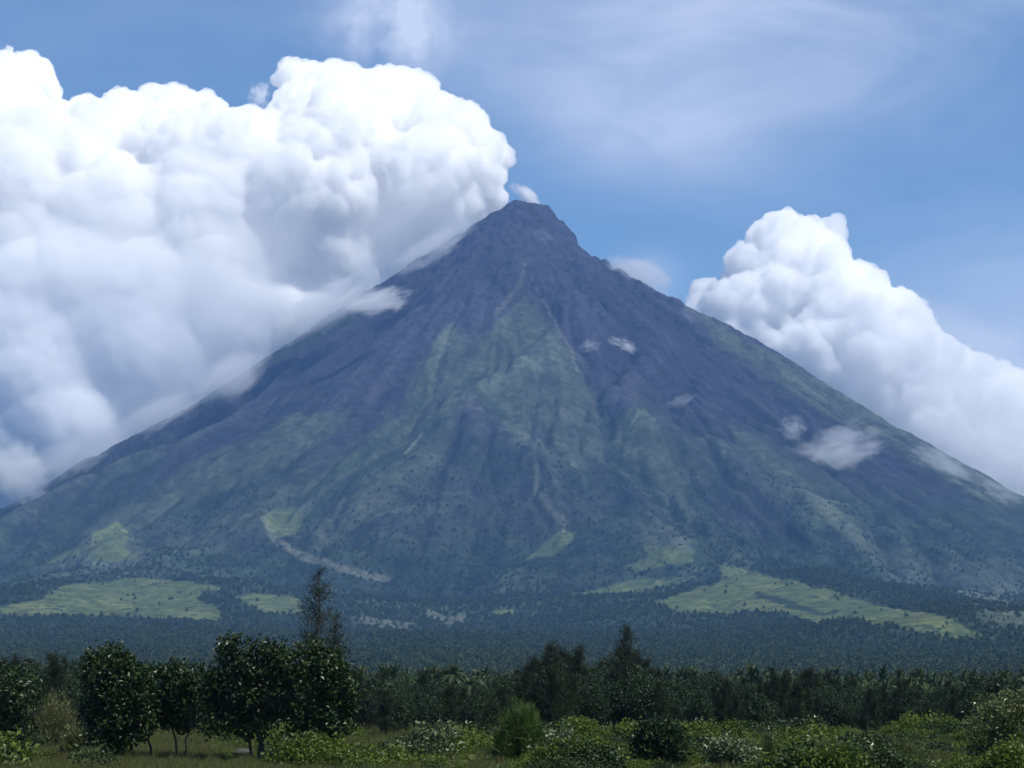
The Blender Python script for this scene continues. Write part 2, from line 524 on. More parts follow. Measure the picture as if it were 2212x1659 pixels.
def terrain_mat(name, sc1, sc2, bump):
    m, nt, nd, b = new_mat(name)
    a = nd.new("ShaderNodeAttribute"); a.attribute_name = "land_cover"
    tcx = nd.new("ShaderNodeTexCoord")
    n_ = nd.new("ShaderNodeTexNoise"); n_.inputs["Scale"].default_value = sc1; n_.inputs["Detail"].default_value = 5; n_.inputs["Roughness"].default_value = .65
    nt.links.new(tcx.outputs["Object"], n_.inputs[0])
    r_ = nd.new("ShaderNodeMapRange"); r_.inputs[1].default_value = .3; r_.inputs[2].default_value = .7; r_.inputs[3].default_value = .6; r_.inputs[4].default_value = 1.45
    nt.links.new(n_.outputs[0], r_.inputs[0])
    mlt = nd.new("ShaderNodeVectorMath"); mlt.operation = "SCALE"
    nt.links.new(a.outputs["Color"], mlt.inputs[0]); nt.links.new(r_.outputs[0], mlt.inputs["Scale"])
    nt.links.new(mlt.outputs[0], b.inputs["Base Color"])
    n2_ = nd.new("ShaderNodeTexNoise"); n2_.inputs["Scale"].default_value = sc2; n2_.inputs["Detail"].default_value = 6; n2_.inputs["Roughness"].default_value = .7
    nt.links.new(tcx.outputs["Object"], n2_.inputs[0])
    bp = nd.new("ShaderNodeBump"); bp.inputs["Strength"].default_value = 1; bp.inputs["Distance"].default_value = bump
    nt.links.new(n2_.outputs[0], bp.inputs["Height"]); nt.links.new(bp.outputs[0], b.inputs["Normal"])
    b.inputs["Roughness"].default_value = .95; b.inputs["Specular IOR Level"].default_value = .1
    return m


ys = np.concatenate([np.linspace(YJ, 4500, 170)[:-1], np.linspace(4500, 11400, 900)[:-1], np.linspace(11400, 14500, 70)])
x, y, z, g, f = grid_mesh("mountain", ys, 1250, lambda Y: 0.30 * Y + 600)
def carve(x, y, z):
    mx_, my_ = on_map(x, y, z)
    a = mx_ + 14 * fbm2(x / 200, y / 200, 4); b = my_ + 10 * fbm2(x / 200 + 8, y / 200, 4); cut = np.zeros_like(z)
    for p, w in CUTS:
        best = np.full(z.shape, 1e9)
        for (ax, ay), (bx, by) in zip(p[:-1], p[1:]):
            dx, dy = bx - ax, by - ay
            t = np.clip(((a - ax) * dx + (b - ay) * dy) / (dx * dx + dy * dy), 0, 1)
            best = np.minimum(best, np.hypot(a - ax - t * dx, b - ay - t * dy))
        cut = np.maximum(cut, w * np.clip(1 - best / (w * .55), 0, 1))
    return cut * (y < 11000)


CUTS = [([(1010, 640), (960, 740), (930, 840), (880, 930), (760, 1010), (690, 1090), (640, 1165)], 44),
        ([(1000, 700), (880, 800), (760, 900), (600, 1010), (440, 1100)], 34), ([(980, 560), (800, 680), (600, 820), (400, 930), (180, 1060), (0, 1180)], 40),
        ([(1180, 640), (1250, 760), (1300, 900), (1340, 1000), (1420, 1080), (1520, 1150)], 38), ([(1380, 880), (1350, 950), (1345, 1010)], 22),
        ([(1490, 1030), (1530, 1110), (1620, 1190), (1760, 1260)], 30), ([(1200, 560), (1320, 720), (1450, 880), (1560, 1020), (1740, 1180), (1960, 1300)], 36),
        ([(1250, 530), (1450, 700), (1640, 860), (1850, 1040), (2100, 1200)], 30), ([(1100, 760), (1060, 900), (1040, 1030), (1080, 1150)], 28),
        ([(1200, 900), (1170, 980), (1150, 1060), (1180, 1140)], 26), ([(1000, 900), (960, 1000), (930, 1100), (900, 1200)], 26), ([(840, 660), (640, 790), (420, 900), (240, 990)], 26)]
z = z - .75 * carve(x, y, z)
me = mesh_np("mountain", np.stack([x, y, z], 1), f, [terrain_mat("mountain_land", .03, .025, 8)], True)
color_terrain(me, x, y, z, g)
mountain = tag(link("mountain", me), "tall blue-grey volcanic cone with green meadows on its foothills", kind="structure")

ys = np.concatenate([np.linspace(-400, 60, 12)[:-1], np.linspace(60, 400, 300)[:-1], np.linspace(400, YJ, 240)])
x, y, z, g, f = grid_mesh("ground", ys, 700, lambda Y: 0.30 * YJ + 600 + 0 * Y, True)
hwY = 0.30 * YJ + 600
me = mesh_np("ground", np.stack([x, y, z], 1), f, [terrain_mat("ground_land", .9, 1.3, .25)], True)
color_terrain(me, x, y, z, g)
ground = tag(link("ground", me), "flat grassy farmland spreading from the shrubs to the foot of the volcano", kind="structure")
GZ = lambda X, Y: float(Hfull(np.array([float(X)]), np.array([float(Y)]))[0][0])

# ------------------------------------------------------------------ air
HX, HY0, HY1, HT = 5900.0, -450.0, 14650.0, 2640.0
v = [(sx * HX, yy, zz) for zz in (-60, HT) for yy in (HY0, HY1) for sx in (-1, 1)]
f = [(0, 2, 3, 1), (4, 5, 7, 6), (0, 1, 5, 4), (2, 6, 7, 3), (0, 4, 6, 2), (1, 3, 7, 5)]
hm = bpy.data.materials.new("haze_air"); hm.use_nodes = True
hn = hm.node_tree; hn.nodes.clear()
ho = hn.nodes.new("ShaderNodeOutputMaterial"); hv = hn.nodes.new("ShaderNodeVolumePrincipled")
hv.inputs["Color"].default_value = HAZE_COL
hv.inputs["Density"].default_value = HAZE_D
hv.inputs["Anisotropy"].default_value = 0.0
hn.links.new(hv.outputs[0], ho.inputs["Volume"])
haze = tag(link("haze", mesh_np("haze", v, f, [hm])), "blue air between the fields and the volcano", kind="stuff")

# ------------------------------------------------------------------ clouds
def icos(n=2):
    import bmesh
    bm = bmesh.new(); bmesh.ops.create_icosphere(bm, subdivisions=n, radius=1.0)
    v = np.array([q.co[:] for q in bm.verts]); fc = np.array([[q.index for q in p.verts] for p in bm.faces]); bm.free()
    return v, fc
ICO = icos(3)


def cloud_mat(name, dens, aniso, color=(1, 1, 1, 1)):
    m = bpy.data.materials.new(name); m.use_nodes = True
    nt = m.node_tree; nt.nodes.clear()
    o = nt.nodes.new("ShaderNodeOutputMaterial"); v = nt.nodes.new("ShaderNodeVolumePrincipled")
    v.inputs["Color"].default_value = color; v.inputs["Density"].default_value = dens; v.inputs["Anisotropy"].default_value = aniso
    nt.links.new(v.outputs[0], o.inputs["Volume"])
    return m


def spheres_in(poly, Y, depth, rs, n, seed, lean=0.0):
    """balls packed inside an outline given as photo positions, standing at distance Y"""
    r_ = np.random.default_rng(seed)
    P = np.array(poly, float); out_ = []
    xs, ys_ = P[:, 0], P[:, 1]
    def dist(px, py):
        best = 1e9
        for i in range(len(P)):
            a = P[i]; b = P[(i + 1) % len(P)]; d = b - a
            t = np.clip(((px - a[0]) * d[0] + (py - a[1]) * d[1]) / (d @ d), 0, 1)
            best = min(best, math.hypot(px - a[0] - t * d[0], py - a[1] - t * d[1]))
        return best
    tries = 0
    while len(out_) < n and tries < 20000:
        tries += 1
        px = r_.uniform(xs.min(), xs.max()); py = r_.uniform(ys_.min(), ys_.max())
        if not in_poly(np.array([px]), np.array([py]), poly)[0]: continue
        d = dist(px, py)
        rmax = rs[1] if len(out_) < n * .4 else rs[1] * .55
        rad = min(d * 0.98, rmax)
        if rad < rs[0]: continue
        dz = r_.uniform(-1, 1) * depth * min(1, .25 + d / rs[1]) - lean * max(0, py - 250)
        Yc = Y + dz
        x_, y_, z_ = at_depth(px, py, Yc)
        out_.append((x_, y_, z_, rad * Yc / F))
    return out_


def add_balls(lst, items, Y):
    """items: (px, py, radius px, depth offset m)"""
    for px, py, rp, dy in items:
        x_, y_, z_ = at_depth(px, py, Y + dy)
        lst.append((x_, y_, z_, rp * (Y + dy) / F))


def outer_shells(me, name):
    """keep the connected outer skin, drop enclosed hollows and crumbs"""
    nv = len(me.vertices); ne = len(me.edges)
    ed = np.empty(ne * 2, np.int32); me.edges.foreach_get("vertices", ed); ed = ed.reshape(-1, 2)
    lab = np.arange(nv)
    while True:
        m = np.minimum(lab[ed[:, 0]], lab[ed[:, 1]]); old = lab.copy()
        np.minimum.at(lab, ed[:, 0], m); np.minimum.at(lab, ed[:, 1], m)
        lab = lab[lab]; lab = lab[lab]
        if (lab == old).all(): break
    co = np.empty(nv * 3, np.float32); me.vertices.foreach_get("co", co); co = co.reshape(-1, 3)
    big = np.bincount(lab).argmax(); keepv = lab == big
    q = np.empty(len(me.polygons) * 4, np.int32); me.loops.foreach_get("vertex_index", q); q = q.reshape(-1, 4)
    q = q[keepv[q[:, 0]]]
    idx = np.cumsum(keepv) - 1
    return mesh_np(name, co[keepv], idx[q])


def build_cloud(name, balls, voxel, octaves, mat, seed=0, softness=None, smooth_it=0):
    c = np.array([b[:3] for b in balls]).mean(0)
    V, Fc = [], []; o = 0
    for (x_, y_, z_, r_) in balls:
        V.append(ICO[0] * r_ + (np.array([x_, y_, z_]) - c)); Fc.append(ICO[1] + o); o += len(ICO[0])
    me = mesh_np(name, np.concatenate(V), np.concatenate(Fc))
    ob = link(name + "_tmp", me)
    md = ob.modifiers.new("r", "REMESH"); md.mode = "VOXEL"; md.voxel_size = voxel; md.use_smooth_shade = True
    if smooth_it:
        ms = ob.modifiers.new("s", "SMOOTH"); ms.iterations = smooth_it; ms.factor = .6
    dg = bpy.context.evaluated_depsgraph_get(); dg.update()
    me2 = bpy.data.meshes.new_from_object(ob.evaluated_get(dg))
    bpy.data.objects.remove(ob)
    n = len(me2.vertices)
    co = np.empty(n * 3, np.float32); me2.vertices.foreach_get("co", co); co = co.reshape(-1, 3).astype(float)
    for (lam, amp, thr) in octaves:
        me2.update()
        nr = np.empty(n * 3, np.float32); me2.vertex_normals.foreach_get("vector", nr); nr = nr.reshape(-1, 3).astype(float)
        q = co / lam + seed * 3.1
        w = worley3(q)
        puff = 1.0 - np.minimum(w, 1.0) ** 2 * 1.6
        fade = 1.0
        if softness is not None:
            fade = softness(co + c, lam)
        co = co + nr * ((puff - .45) * amp * lam * fade)[:, None]
        me2.vertices.foreach_set("co", co.astype(np.float32).ravel())
    me2.update()
    # second pass: clean shell without overlaps or hollows
    ob = link(name + "_tmp", me2)
    md = ob.modifiers.new("r", "REMESH"); md.mode = "VOXEL"; md.voxel_size = voxel * .85; md.use_smooth_shade = True
    dg = bpy.context.evaluated_depsgraph_get(); dg.update()
    me3 = bpy.data.meshes.new_from_object(ob.evaluated_get(dg)); bpy.data.objects.remove(ob)
    me2 = outer_shells(me3, name)
    n = len(me2.vertices)
    me2.materials.clear(); me2.materials.append(mat)
    me2.polygons.foreach_set("use_smooth", np.ones(len(me2.polygons), bool))
    me2.name = name
    print("cloud", name, n)
    return link(name, me2, None, c)


YC = 17200.0
left_outline = [(-160, 60), (-60, 90), (0, 118), (50, 150), (62, 185), (105, 218), (150, 235), (215, 182), (260, 192), (300, 200), (370, 186), (440, 213), (490, 242), (535, 222), (585, 243),
                (605, 200), (650, 146), (700, 160), (770, 166), (850, 172), (920, 186), (980, 224), (1040, 270), (1075, 292), (1082, 330), (1100, 370), (1106, 405), (1100, 450), (1000, 540),
                (850, 660), (560, 830), (300, 1010), (0, 1180), (-160, 1260)]
balls = spheres_in(left_outline, YC, 700, (24, 200), 1000, 3, 1.6)
add_balls(balls, [(60, 190, 62, 0), (5, 160, 45, 0), (215, 240, 55, 0), (270, 245, 55, -50), (370, 250, 64, 0), (440, 268, 52, 0), (540, 278, 55, -80), (655, 205, 58, -40), (720, 220, 58, 0), (790, 232, 64, 30),
                  (870, 245, 70, 0), (945, 262, 62, -60), (1005, 315, 62, 0), (1030, 355, 62, -80), (1045, 400, 58, -100),
                  (230, 790, 80, -1450), (170, 770, 50, -1500), (285, 765, 50, -1500), (200, 740, 45, -1480), (250, 730, 40, -1450), (310, 800, 34, -1480), (130, 800, 55, -1450), (130, 330, 100, -900), (230, 350, 90, -950), (560, 400, 100, -800), (640, 330, 110, -650),
                  (60, 1080, 90, -1400), (150, 980, 90, -1350), (-30, 1010, 90, -1400), (240, 910, 80, -1300), (20, 860, 90, -1350), (120, 880, 70, -1380), (850, 400, 110, -450), (940, 400, 80, -420), (1000, 420, 60, -300), (760, 470, 110, -700), (640, 520, 100, -800), (880, 520, 90, -800), (960, 500, 60, -650), (420, 560, 120, -900), (380, 700, 100, -1200), (480, 690, 90, -1150), (150, 620, 110, -1100), (100, 800, 90, -1350), (700, 600, 90, -1100), (320, 480, 100, -700),
                  (600, 680, 75, -1350), (680, 690, 60, -1350), (550, 630, 50, -1250), (60, 560, 80, -1200), (20, 930, 60, -1500), (80, 960, 45, -1500), (15, 1030, 45, -1500), (60, 900, 40, -1450)], YC)
cm = cloud_mat("cumulus_vapour", 0.018, 0.1)
def soft_left(p, lam):
    # crisp cauliflower tops, smoother sides lower down
    return np.clip(.25 + .75 * sstep(1700, 3700, p[:, 2] + .45 * p[:, 0] + 900 * perlin3(p / 700)), .2, 1)
cl1 = build_cloud("cloud", balls, 14.0, [(700, .26, 0), (310, .30, 0), (150, .42, 0), (75, .46, 0), (40, .36, 0)], cm, 1, soft_left)
tag(cl1, "huge bright white cumulus cloud piled up behind the left flank and summit of the volcano", "cloud")

YR = 17800.0
right_outline = [(1475, 650), (1500, 628), (1560, 612), (1572, 548), (1600, 536), (1640, 490), (1690, 466), (1740, 476), (1790, 470), (1818, 520), (1832, 560), (1880, 592), (1930, 622), (1985, 660), (2010, 700),
                 (2090, 760), (2160, 800), (2260, 830), (2400, 860), (2400, 1230), (2100, 1130), (1800, 960), (1600, 830), (1440, 740)]
balls = spheres_in(right_outline, YR, 400, (18, 130), 450, 5, 1.2)
add_balls(balls, [(1690, 520, 50, 0), (1750, 525, 48, 0), (1780, 505, 34, 0), (1620, 580, 45, 0), (1870, 640, 50, 0), (1940, 680, 52, 0), (1525, 655, 34, 0)], YR)
cm2 = cloud_mat("far_cumulus_vapour", 0.017, 0.1)
cl2 = build_cloud("cloud", balls, 13.5, [(520, .24, 0), (250, .34, 0), (125, .42, 0), (62, .42, 0)], cm2, 2)
tag(cl2, "smaller grey-white cumulus cloud rising behind the right slope of the volcano", "cloud")

# ------------------------------------------------------------------ torn wisps of vapour
def wisp_mat(name, dens, scale, thr, seed, detail=4, rough=.55, stretch=(1, 1, 1)):
    m = bpy.data.materials.new(name); m.use_nodes = True
    nt = m.node_tree; nt.nodes.clear(); n = nt.nodes.new; l = nt.links.new
    o = n("ShaderNodeOutputMaterial"); v = n("ShaderNodeVolumePrincipled")
    v.inputs["Anisotropy"].default_value = .3; v.inputs["Color"].default_value = (1, 1, 1, 1)
    t = n("ShaderNodeTexCoord"); mpn = n("ShaderNodeMapping"); mpn.inputs["Location"].default_value = (seed * 3.7, seed * 1.3, seed * 7.1); mpn.inputs["Scale"].default_value = stretch
    l(t.outputs["Object"], mpn.inputs[0])
    z = n("ShaderNodeTexNoise"); z.inputs["Scale"].default_value = scale * 1.25; z.inputs["Detail"].default_value = detail; z.inputs["Roughness"].default_value = rough; z.inputs["Distortion"].default_value = .6
    l(mpn.outputs[0], z.inputs[0])
    ln = n("ShaderNodeVectorMath"); ln.operation = "LENGTH"; l(t.outputs["Object"], ln.inputs[0])
    pw = n("ShaderNodeMath"); pw.operation = "POWER"; pw.inputs[1].default_value = 2.2; l(ln.outputs["Value"], pw.inputs[0])
    ml_ = n("ShaderNodeMath"); ml_.operation = "MULTIPLY"; ml_.inputs[1].default_value = .42; l(pw.outputs[0], ml_.inputs[0])
    sb = n("ShaderNodeMath"); sb.operation = "SUBTRACT"; l(z.outputs[0], sb.inputs[0]); l(ml_.outputs[0], sb.inputs[1])
    r_ = n("ShaderNodeMapRange"); r_.inputs[1].default_value = thr + .05; r_.inputs[2].default_value = thr + .30; r_.inputs[3].default_value = 0; r_.inputs[4].default_value = dens
    l(sb.outputs[0], r_.inputs[0]); l(r_.outputs[0], v.inputs["Density"]); l(v.outputs[0], o.inputs["Volume"])
    return m


def wisp(px, py, wpx, hpx, rot, label, dens=.02, thr=.3, scale=1.6, Y=None, pull=150, depth=None, seed=1, stretch=(1, 1, 1), cat="wisp of cloud", group=None):
    if Y is None:
        gx, gy = unproj(px, py); Y_ = gy - pull
    else:
        Y_ = Y
    X_, Y_, Z_ = at_depth(px, py, Y_)
    me = mesh_np("wisp", ICO[0], ICO[1], [wisp_mat("wisp_vapour", dens, scale, thr, seed, stretch=stretch)], True)
    o = link("wisp", me, None, (X_, Y_, Z_))
    sx = wpx / 2 * Y_ / F; sz = hpx / 2 * Y_ / F
    o.scale = (sx, depth or (sx + sz) * .4, sz)
    o.rotation_euler = (0, math.radians(rot), 0)
    return tag(o, label, cat, group)


wisp(1142, 424, 74, 40, 48, "small white puff of steam standing on the right rim of the summit crater", .075, .18, 1.9, Y=11030, seed=2, cat="steam")
wisp(1107, 452, 24, 34, 0, "thin steam drifting down the rocks on the left side of the summit", .02, .34, 1.7, Y=10880, seed=3, cat="steam")
wisp(1158, 452, 26, 22, 20, "tiny scrap of steam on the dark rocks under the right crater rim", .03, .33, 1.6, Y=10880, seed=9, cat="steam")
wisp(1180, 512, 100, 60, 10, "very faint veil of vapour across the dark slope just below the summit", .0035, .3, 1.3, seed=4)
wisp(1385, 592, 210, 84, 24, "soft grey wisp lying over the upper right skyline of the volcano", .010, .2, 1.2, Y=10700, seed=5)
wisp(815, 652, 190, 84, -12, "torn white wisps curling off the big cloud above the upper left slope", .024, .24, 2.0, seed=6, Y=9500)
wisp(940, 530, 300, 80, -34, "smooth grey skirt of cloud lying along the left skyline just below the summit", .009, .22, 2.0, seed=26, Y=9900)
wisp(690, 670, 330, 110, -30, "bright swollen roll of cloud resting on the upper left skyline", .013, .18, 2.0, seed=27, Y=9800)
wisp(500, 808, 220, 120, -35, "soft grey tatter of the big cloud hanging over the middle of the left skyline", .009, .16, 1.2, seed=7, Y=9600)
wisp(340, 893, 280, 80, -28, "low grey fringe of mist along the lower left skyline", .007, .16, 1.1, seed=17, Y=9500)
wisp(150, 985, 260, 110, -27, "dim bank of mist where the left skyline comes down between two puffs", .008, .20, 2.0, seed=28, Y=9500)
wisp(40, 1020, 200, 150, 45, "pale lilac puff with a bright right edge at the far left, touching the skyline", .014, .18, 1.8, Y=9500, seed=8)
wisp(1348, 745, 101, 40, 22, "small bright hooked wisp in front of the purple upper right slope", 0.0320, .30, 1.9, seed=10)
wisp(1272, 748, 75, 48, 0, "small faint wisp beside the hooked one, right of the green scar", 0.0132, .30, 1.8, seed=11)
wisp(1470, 866, 111, 44, -20, "dim thread of vapour in front of the middle of the right slope", 0.0084, .30, 1.8, seed=12)
wisp(1712, 925, 88, 88, -40, "narrow upright wisp left of the widest one on the right slope", 0.0126, .28, 1.9, seed=13)
wisp(1815, 968, 270, 132, -12, "widest loose patch of thin cloud in front of the right slope", 0.0093, .24, 1.9, seed=14)
wisp(2040, 1000, 229, 77, 25, "long thin wisp sliding down the right slope close to its skyline", 0.0084, .25, 1.9, seed=15)
wisp(2160, 1062, 169, 60, 25, "faint last scrap of cloud at the right end of the skyline", 0.0070, .25, 1.8, seed=16)
wisp(1490, 680, 70, 50, 30, "faint breath of mist on the slope under the small right-hand cloud", .005, .28, 1.3, seed=18)
wisp(562, 205, 85, 95, 10, "ragged curl of vapour breaking off the top of the big left cloud", .022, .34, 1.9, Y=YC, seed=19)
wisp(1525, 655, 120, 90, 30, "pale puff peeping over the right skyline left of the smaller cloud", .012, .22, 1.2, Y=YR - 500, seed=20)

wisp(330, 640, 820, 560, -20, "broad thin veil added before the middle of the big left cloud, softening its shading", .0011, .05, 1.6, Y=15350, seed=31, depth=520)  # this and the following left-cloud veils are added to soften its shadow contrast
wisp(250, 930, 760, 330, -25, "dull lilac veil added before the foot of the big left cloud, paling its shade", .0013, .05, 1.6, Y=15300, seed=32, depth=480)
wisp(900, 470, 420, 240, -35, "grey veil added under the overhanging lobe left of the summit, lightening its shade", .0012, .05, 1.6, Y=15400, seed=33, depth=480)
wisp(2060, 850, 682, 396, 28, "pale haze of vapour in which the right end of the smaller cloud fades", .0014, .08, 1.8, Y=15600, seed=34, depth=500)
wisp(2180, 990, 420, 240, 28, "whitish bank of mist low behind the right skyline at the picture edge", .002, .08, 1.8, Y=15500, seed=35, depth=450)
wisp(1118, 408, 60, 36, 30, "pale shred of steam between the crater puff and the rounded end of the big cloud", .016, .22, 2.0, Y=11100, seed=41, cat="steam")

# ------------------------------------------------------------------ vegetation
def leaf_mat(name, c1, c2, rough=.45, spec=.5, trans=.25, scale=1.0, rnd=.4):
    m, nt, nd, b = new_mat(name)
    l = nt.links.new
    oi = nd.new("ShaderNodeObjectInfo"); gi = nd.new("ShaderNodeTexCoord")
    z = nd.new("ShaderNodeTexNoise"); z.inputs["Scale"].default_value = scale; z.inputs["Detail"].default_value = 3
    l(gi.outputs["Object"], z.inputs[0])
    mr_ = nd.new("ShaderNodeMapRange"); mr_.inputs[1].default_value = .35; mr_.inputs[2].default_value = .65
    l(z.outputs[0], mr_.inputs[0])
    ad = nd.new("ShaderNodeMath"); ad.operation = "MULTIPLY_ADD"; ad.inputs[1].default_value = rnd; ad.use_clamp = True
    sb = nd.new("ShaderNodeMath"); sb.operation = "MULTIPLY"; sb.inputs[1].default_value = 1.1 - rnd
    l(mr_.outputs[0], sb.inputs[0]); l(oi.outputs["Random"], ad.inputs[0]); l(sb.outputs[0], ad.inputs[2])
    mx_ = nd.new("ShaderNodeMix"); mx_.data_type = "RGBA"; mx_.inputs["A"].default_value = (*c1, 1); mx_.inputs["B"].default_value = (*c2, 1)
    l(ad.outputs[0], mx_.inputs["Factor"]); l(mx_.outputs["Result"], b.inputs["Base Color"])
    b.inputs["Roughness"].default_value = rough; b.inputs["Specular IOR Level"].default_value = spec
    if trans:
        t = nd.new("ShaderNodeBsdfTranslucent"); l(mx_.outputs["Result"], t.inputs["Color"])
        ms = nd.new("ShaderNodeMixShader"); ms.inputs[0].default_value = trans
        o = nd["Material Output"]
        l(b.outputs[0], ms.inputs[1]); l(t.outputs[0], ms.inputs[2]); l(ms.outputs[0], o.inputs["Surface"])
    return m


def bark_mat(name, c):
    m, nt, nd, b = new_mat(name)
    z = nd.new("ShaderNodeTexNoise"); z.inputs["Scale"].default_value = 6; z.inputs["Detail"].default_value = 5
    tcx = nd.new("ShaderNodeTexCoord"); nt.links.new(tcx.outputs["Object"], z.inputs[0])
    r_ = nd.new("ShaderNodeValToRGB"); r_.color_ramp.elements[0].color = (*[q * .5 for q in c], 1); r_.color_ramp.elements[1].color = (*[q * 1.5 for q in c], 1)
    nt.links.new(z.outputs[0], r_.inputs[0]); nt.links.new(r_.outputs[0], b.inputs["Base Color"]); b.inputs["Roughness"].default_value = .9
    return m


BARK = bark_mat("bark", (.045, .038, .028))
PALEBARK = bark_mat("pale_bark", (.22, .20, .16))
BIGLEAF = leaf_mat("broad_leaf", (.009, .020, .006), (.034, .058, .013), .42, .28, .12, 1.6)
DARKLEAF = leaf_mat("dark_leaf", (.014, .030, .014), (.034, .058, .020), .5, .3, .15)
NEEDLE = leaf_mat("needle_leaf", (.016, .026, .012), (.034, .042, .020), .7, .12, .12)
PALELEAF = leaf_mat("pale_leaf", (.075, .105, .030), (.13, .15, .045), .4, .5, .25)
LIME = leaf_mat("lime_leaf", (.030, .062, .010), (.085, .13, .022), .5, .3, .3)
SHINELEAF = leaf_mat("shiny_leaf", (.035, .060, .018), (.16, .19, .09), .45, .35, .15, 3.0)
PALMLEAF = leaf_mat("palm_leaf", (.022, .040, .016), (.045, .065, .024), .55, .25, .12)
YELLOWLEAF = leaf_mat("yellow_leaf", (.085, .11, .028), (.14, .13, .05), .5, .3, .25)


def rand_rot(n, r_, tilt=1.0):
    """random orthonormal leaf frames: (axis along the leaf, side axis); tilt 0 = flat, 1 = any way"""
    nrm = r_.normal(size=(n, 3)) * [tilt, tilt, tilt] + [0, 0, 1.0 - tilt * .6]
    nrm /= np.linalg.norm(nrm, axis=1)[:, None]
    a = r_.normal(size=(n, 3)); a -= (a * nrm).sum(1)[:, None] * nrm; a /= np.linalg.norm(a, axis=1)[:, None]
    return a, np.cross(nrm, a), nrm


def leaves_mesh(P, L, W, r_, tilt=.8, fold=.18, droop=0.0):
    """P (n,3) leaf bases; each leaf is a folded six-point blade"""
    n = len(P)
    L = np.broadcast_to(np.asarray(L, float), (n,)) * r_.uniform(.7, 1.25, n); W = np.broadcast_to(np.asarray(W, float), (n,)) * r_.uniform(.75, 1.2, n)
    a, s, nr = rand_rot(n, r_, tilt)
    if droop:
        a[:, 2] -= droop; a /= np.linalg.norm(a, axis=1)[:, None]
        s = np.cross(nr, a); s /= np.linalg.norm(s, axis=1)[:, None]; nr = np.cross(a, s)
    def pt(u, v, w): return P + a * (u * L)[:, None] + s * (v * W)[:, None] + nr * (w * L)[:, None]
    V = np.stack([pt(0, 0, 0), pt(.45, -.5, fold), pt(1, 0, -.05), pt(.45, .5, fold)], 1).reshape(-1, 3)
    i = np.arange(n)[:, None] * 4
    Fc = np.concatenate([i + [0, 1, 2], i + [0, 2, 3]], 0)
    return V, Fc


def slivers_mesh(P, D, L, W, r_):
    """thin needle sprays from P along D"""
    n = len(P); D = D / np.linalg.norm(D, axis=1)[:, None]
    s = np.cross(D, r_.normal(size=(n, 3))); s /= np.linalg.norm(s, axis=1)[:, None]
    L = L * r_.uniform(.6, 1.3, n)
    V = np.stack([P - s * W / 2, P + s * W / 2, P + D * L[:, None]], 1).reshape(-1, 3)
    return V, (np.arange(n)[:, None] * 3 + [0, 1, 2])


def limb_mesh(chains, sides=7):
    """chains: list of [(x,y,z,r), ...] tapered tubes"""
    V, Fc = [], []; o = 0
    for ch in chains:
        ch = np.array(ch, float); n = len(ch)
        for i in range(n):
            d = ch[min(i + 1, n - 1), :3] - ch[max(i - 1, 0), :3]; d /= np.linalg.norm(d)
            u = np.cross(d, [0.3, 1, 0.1]); u /= np.linalg.norm(u); w = np.cross(d, u)
            an = np.linspace(0, 2 * np.pi, sides, endpoint=False)
            V.append(ch[i, :3] + ch[i, 3] * (np.cos(an)[:, None] * u + np.sin(an)[:, None] * w))
        for i in range(n - 1):
            for k in range(sides):
                a = o + i * sides + k; b = o + i * sides + (k + 1) % sides
                Fc.append((a, b, b + sides, a + sides))
        o += n * sides
    return np.concatenate(V), np.array(Fc)


def bent(p0, p1, r0, r1, r_, n=5, wob=.12):
    p0 = np.array(p0, float); p1 = np.array(p1, float); Ln = np.linalg.norm(p1 - p0)
    out_ = []
    for i in range(n):
        t = i / (n - 1); q = p0 + (p1 - p0) * t + (r_.normal(size=3) * wob * Ln * .5 * math.sin(math.pi * t))
        out_.append((*q, r0 + (r1 - r0) * t))
    return out_


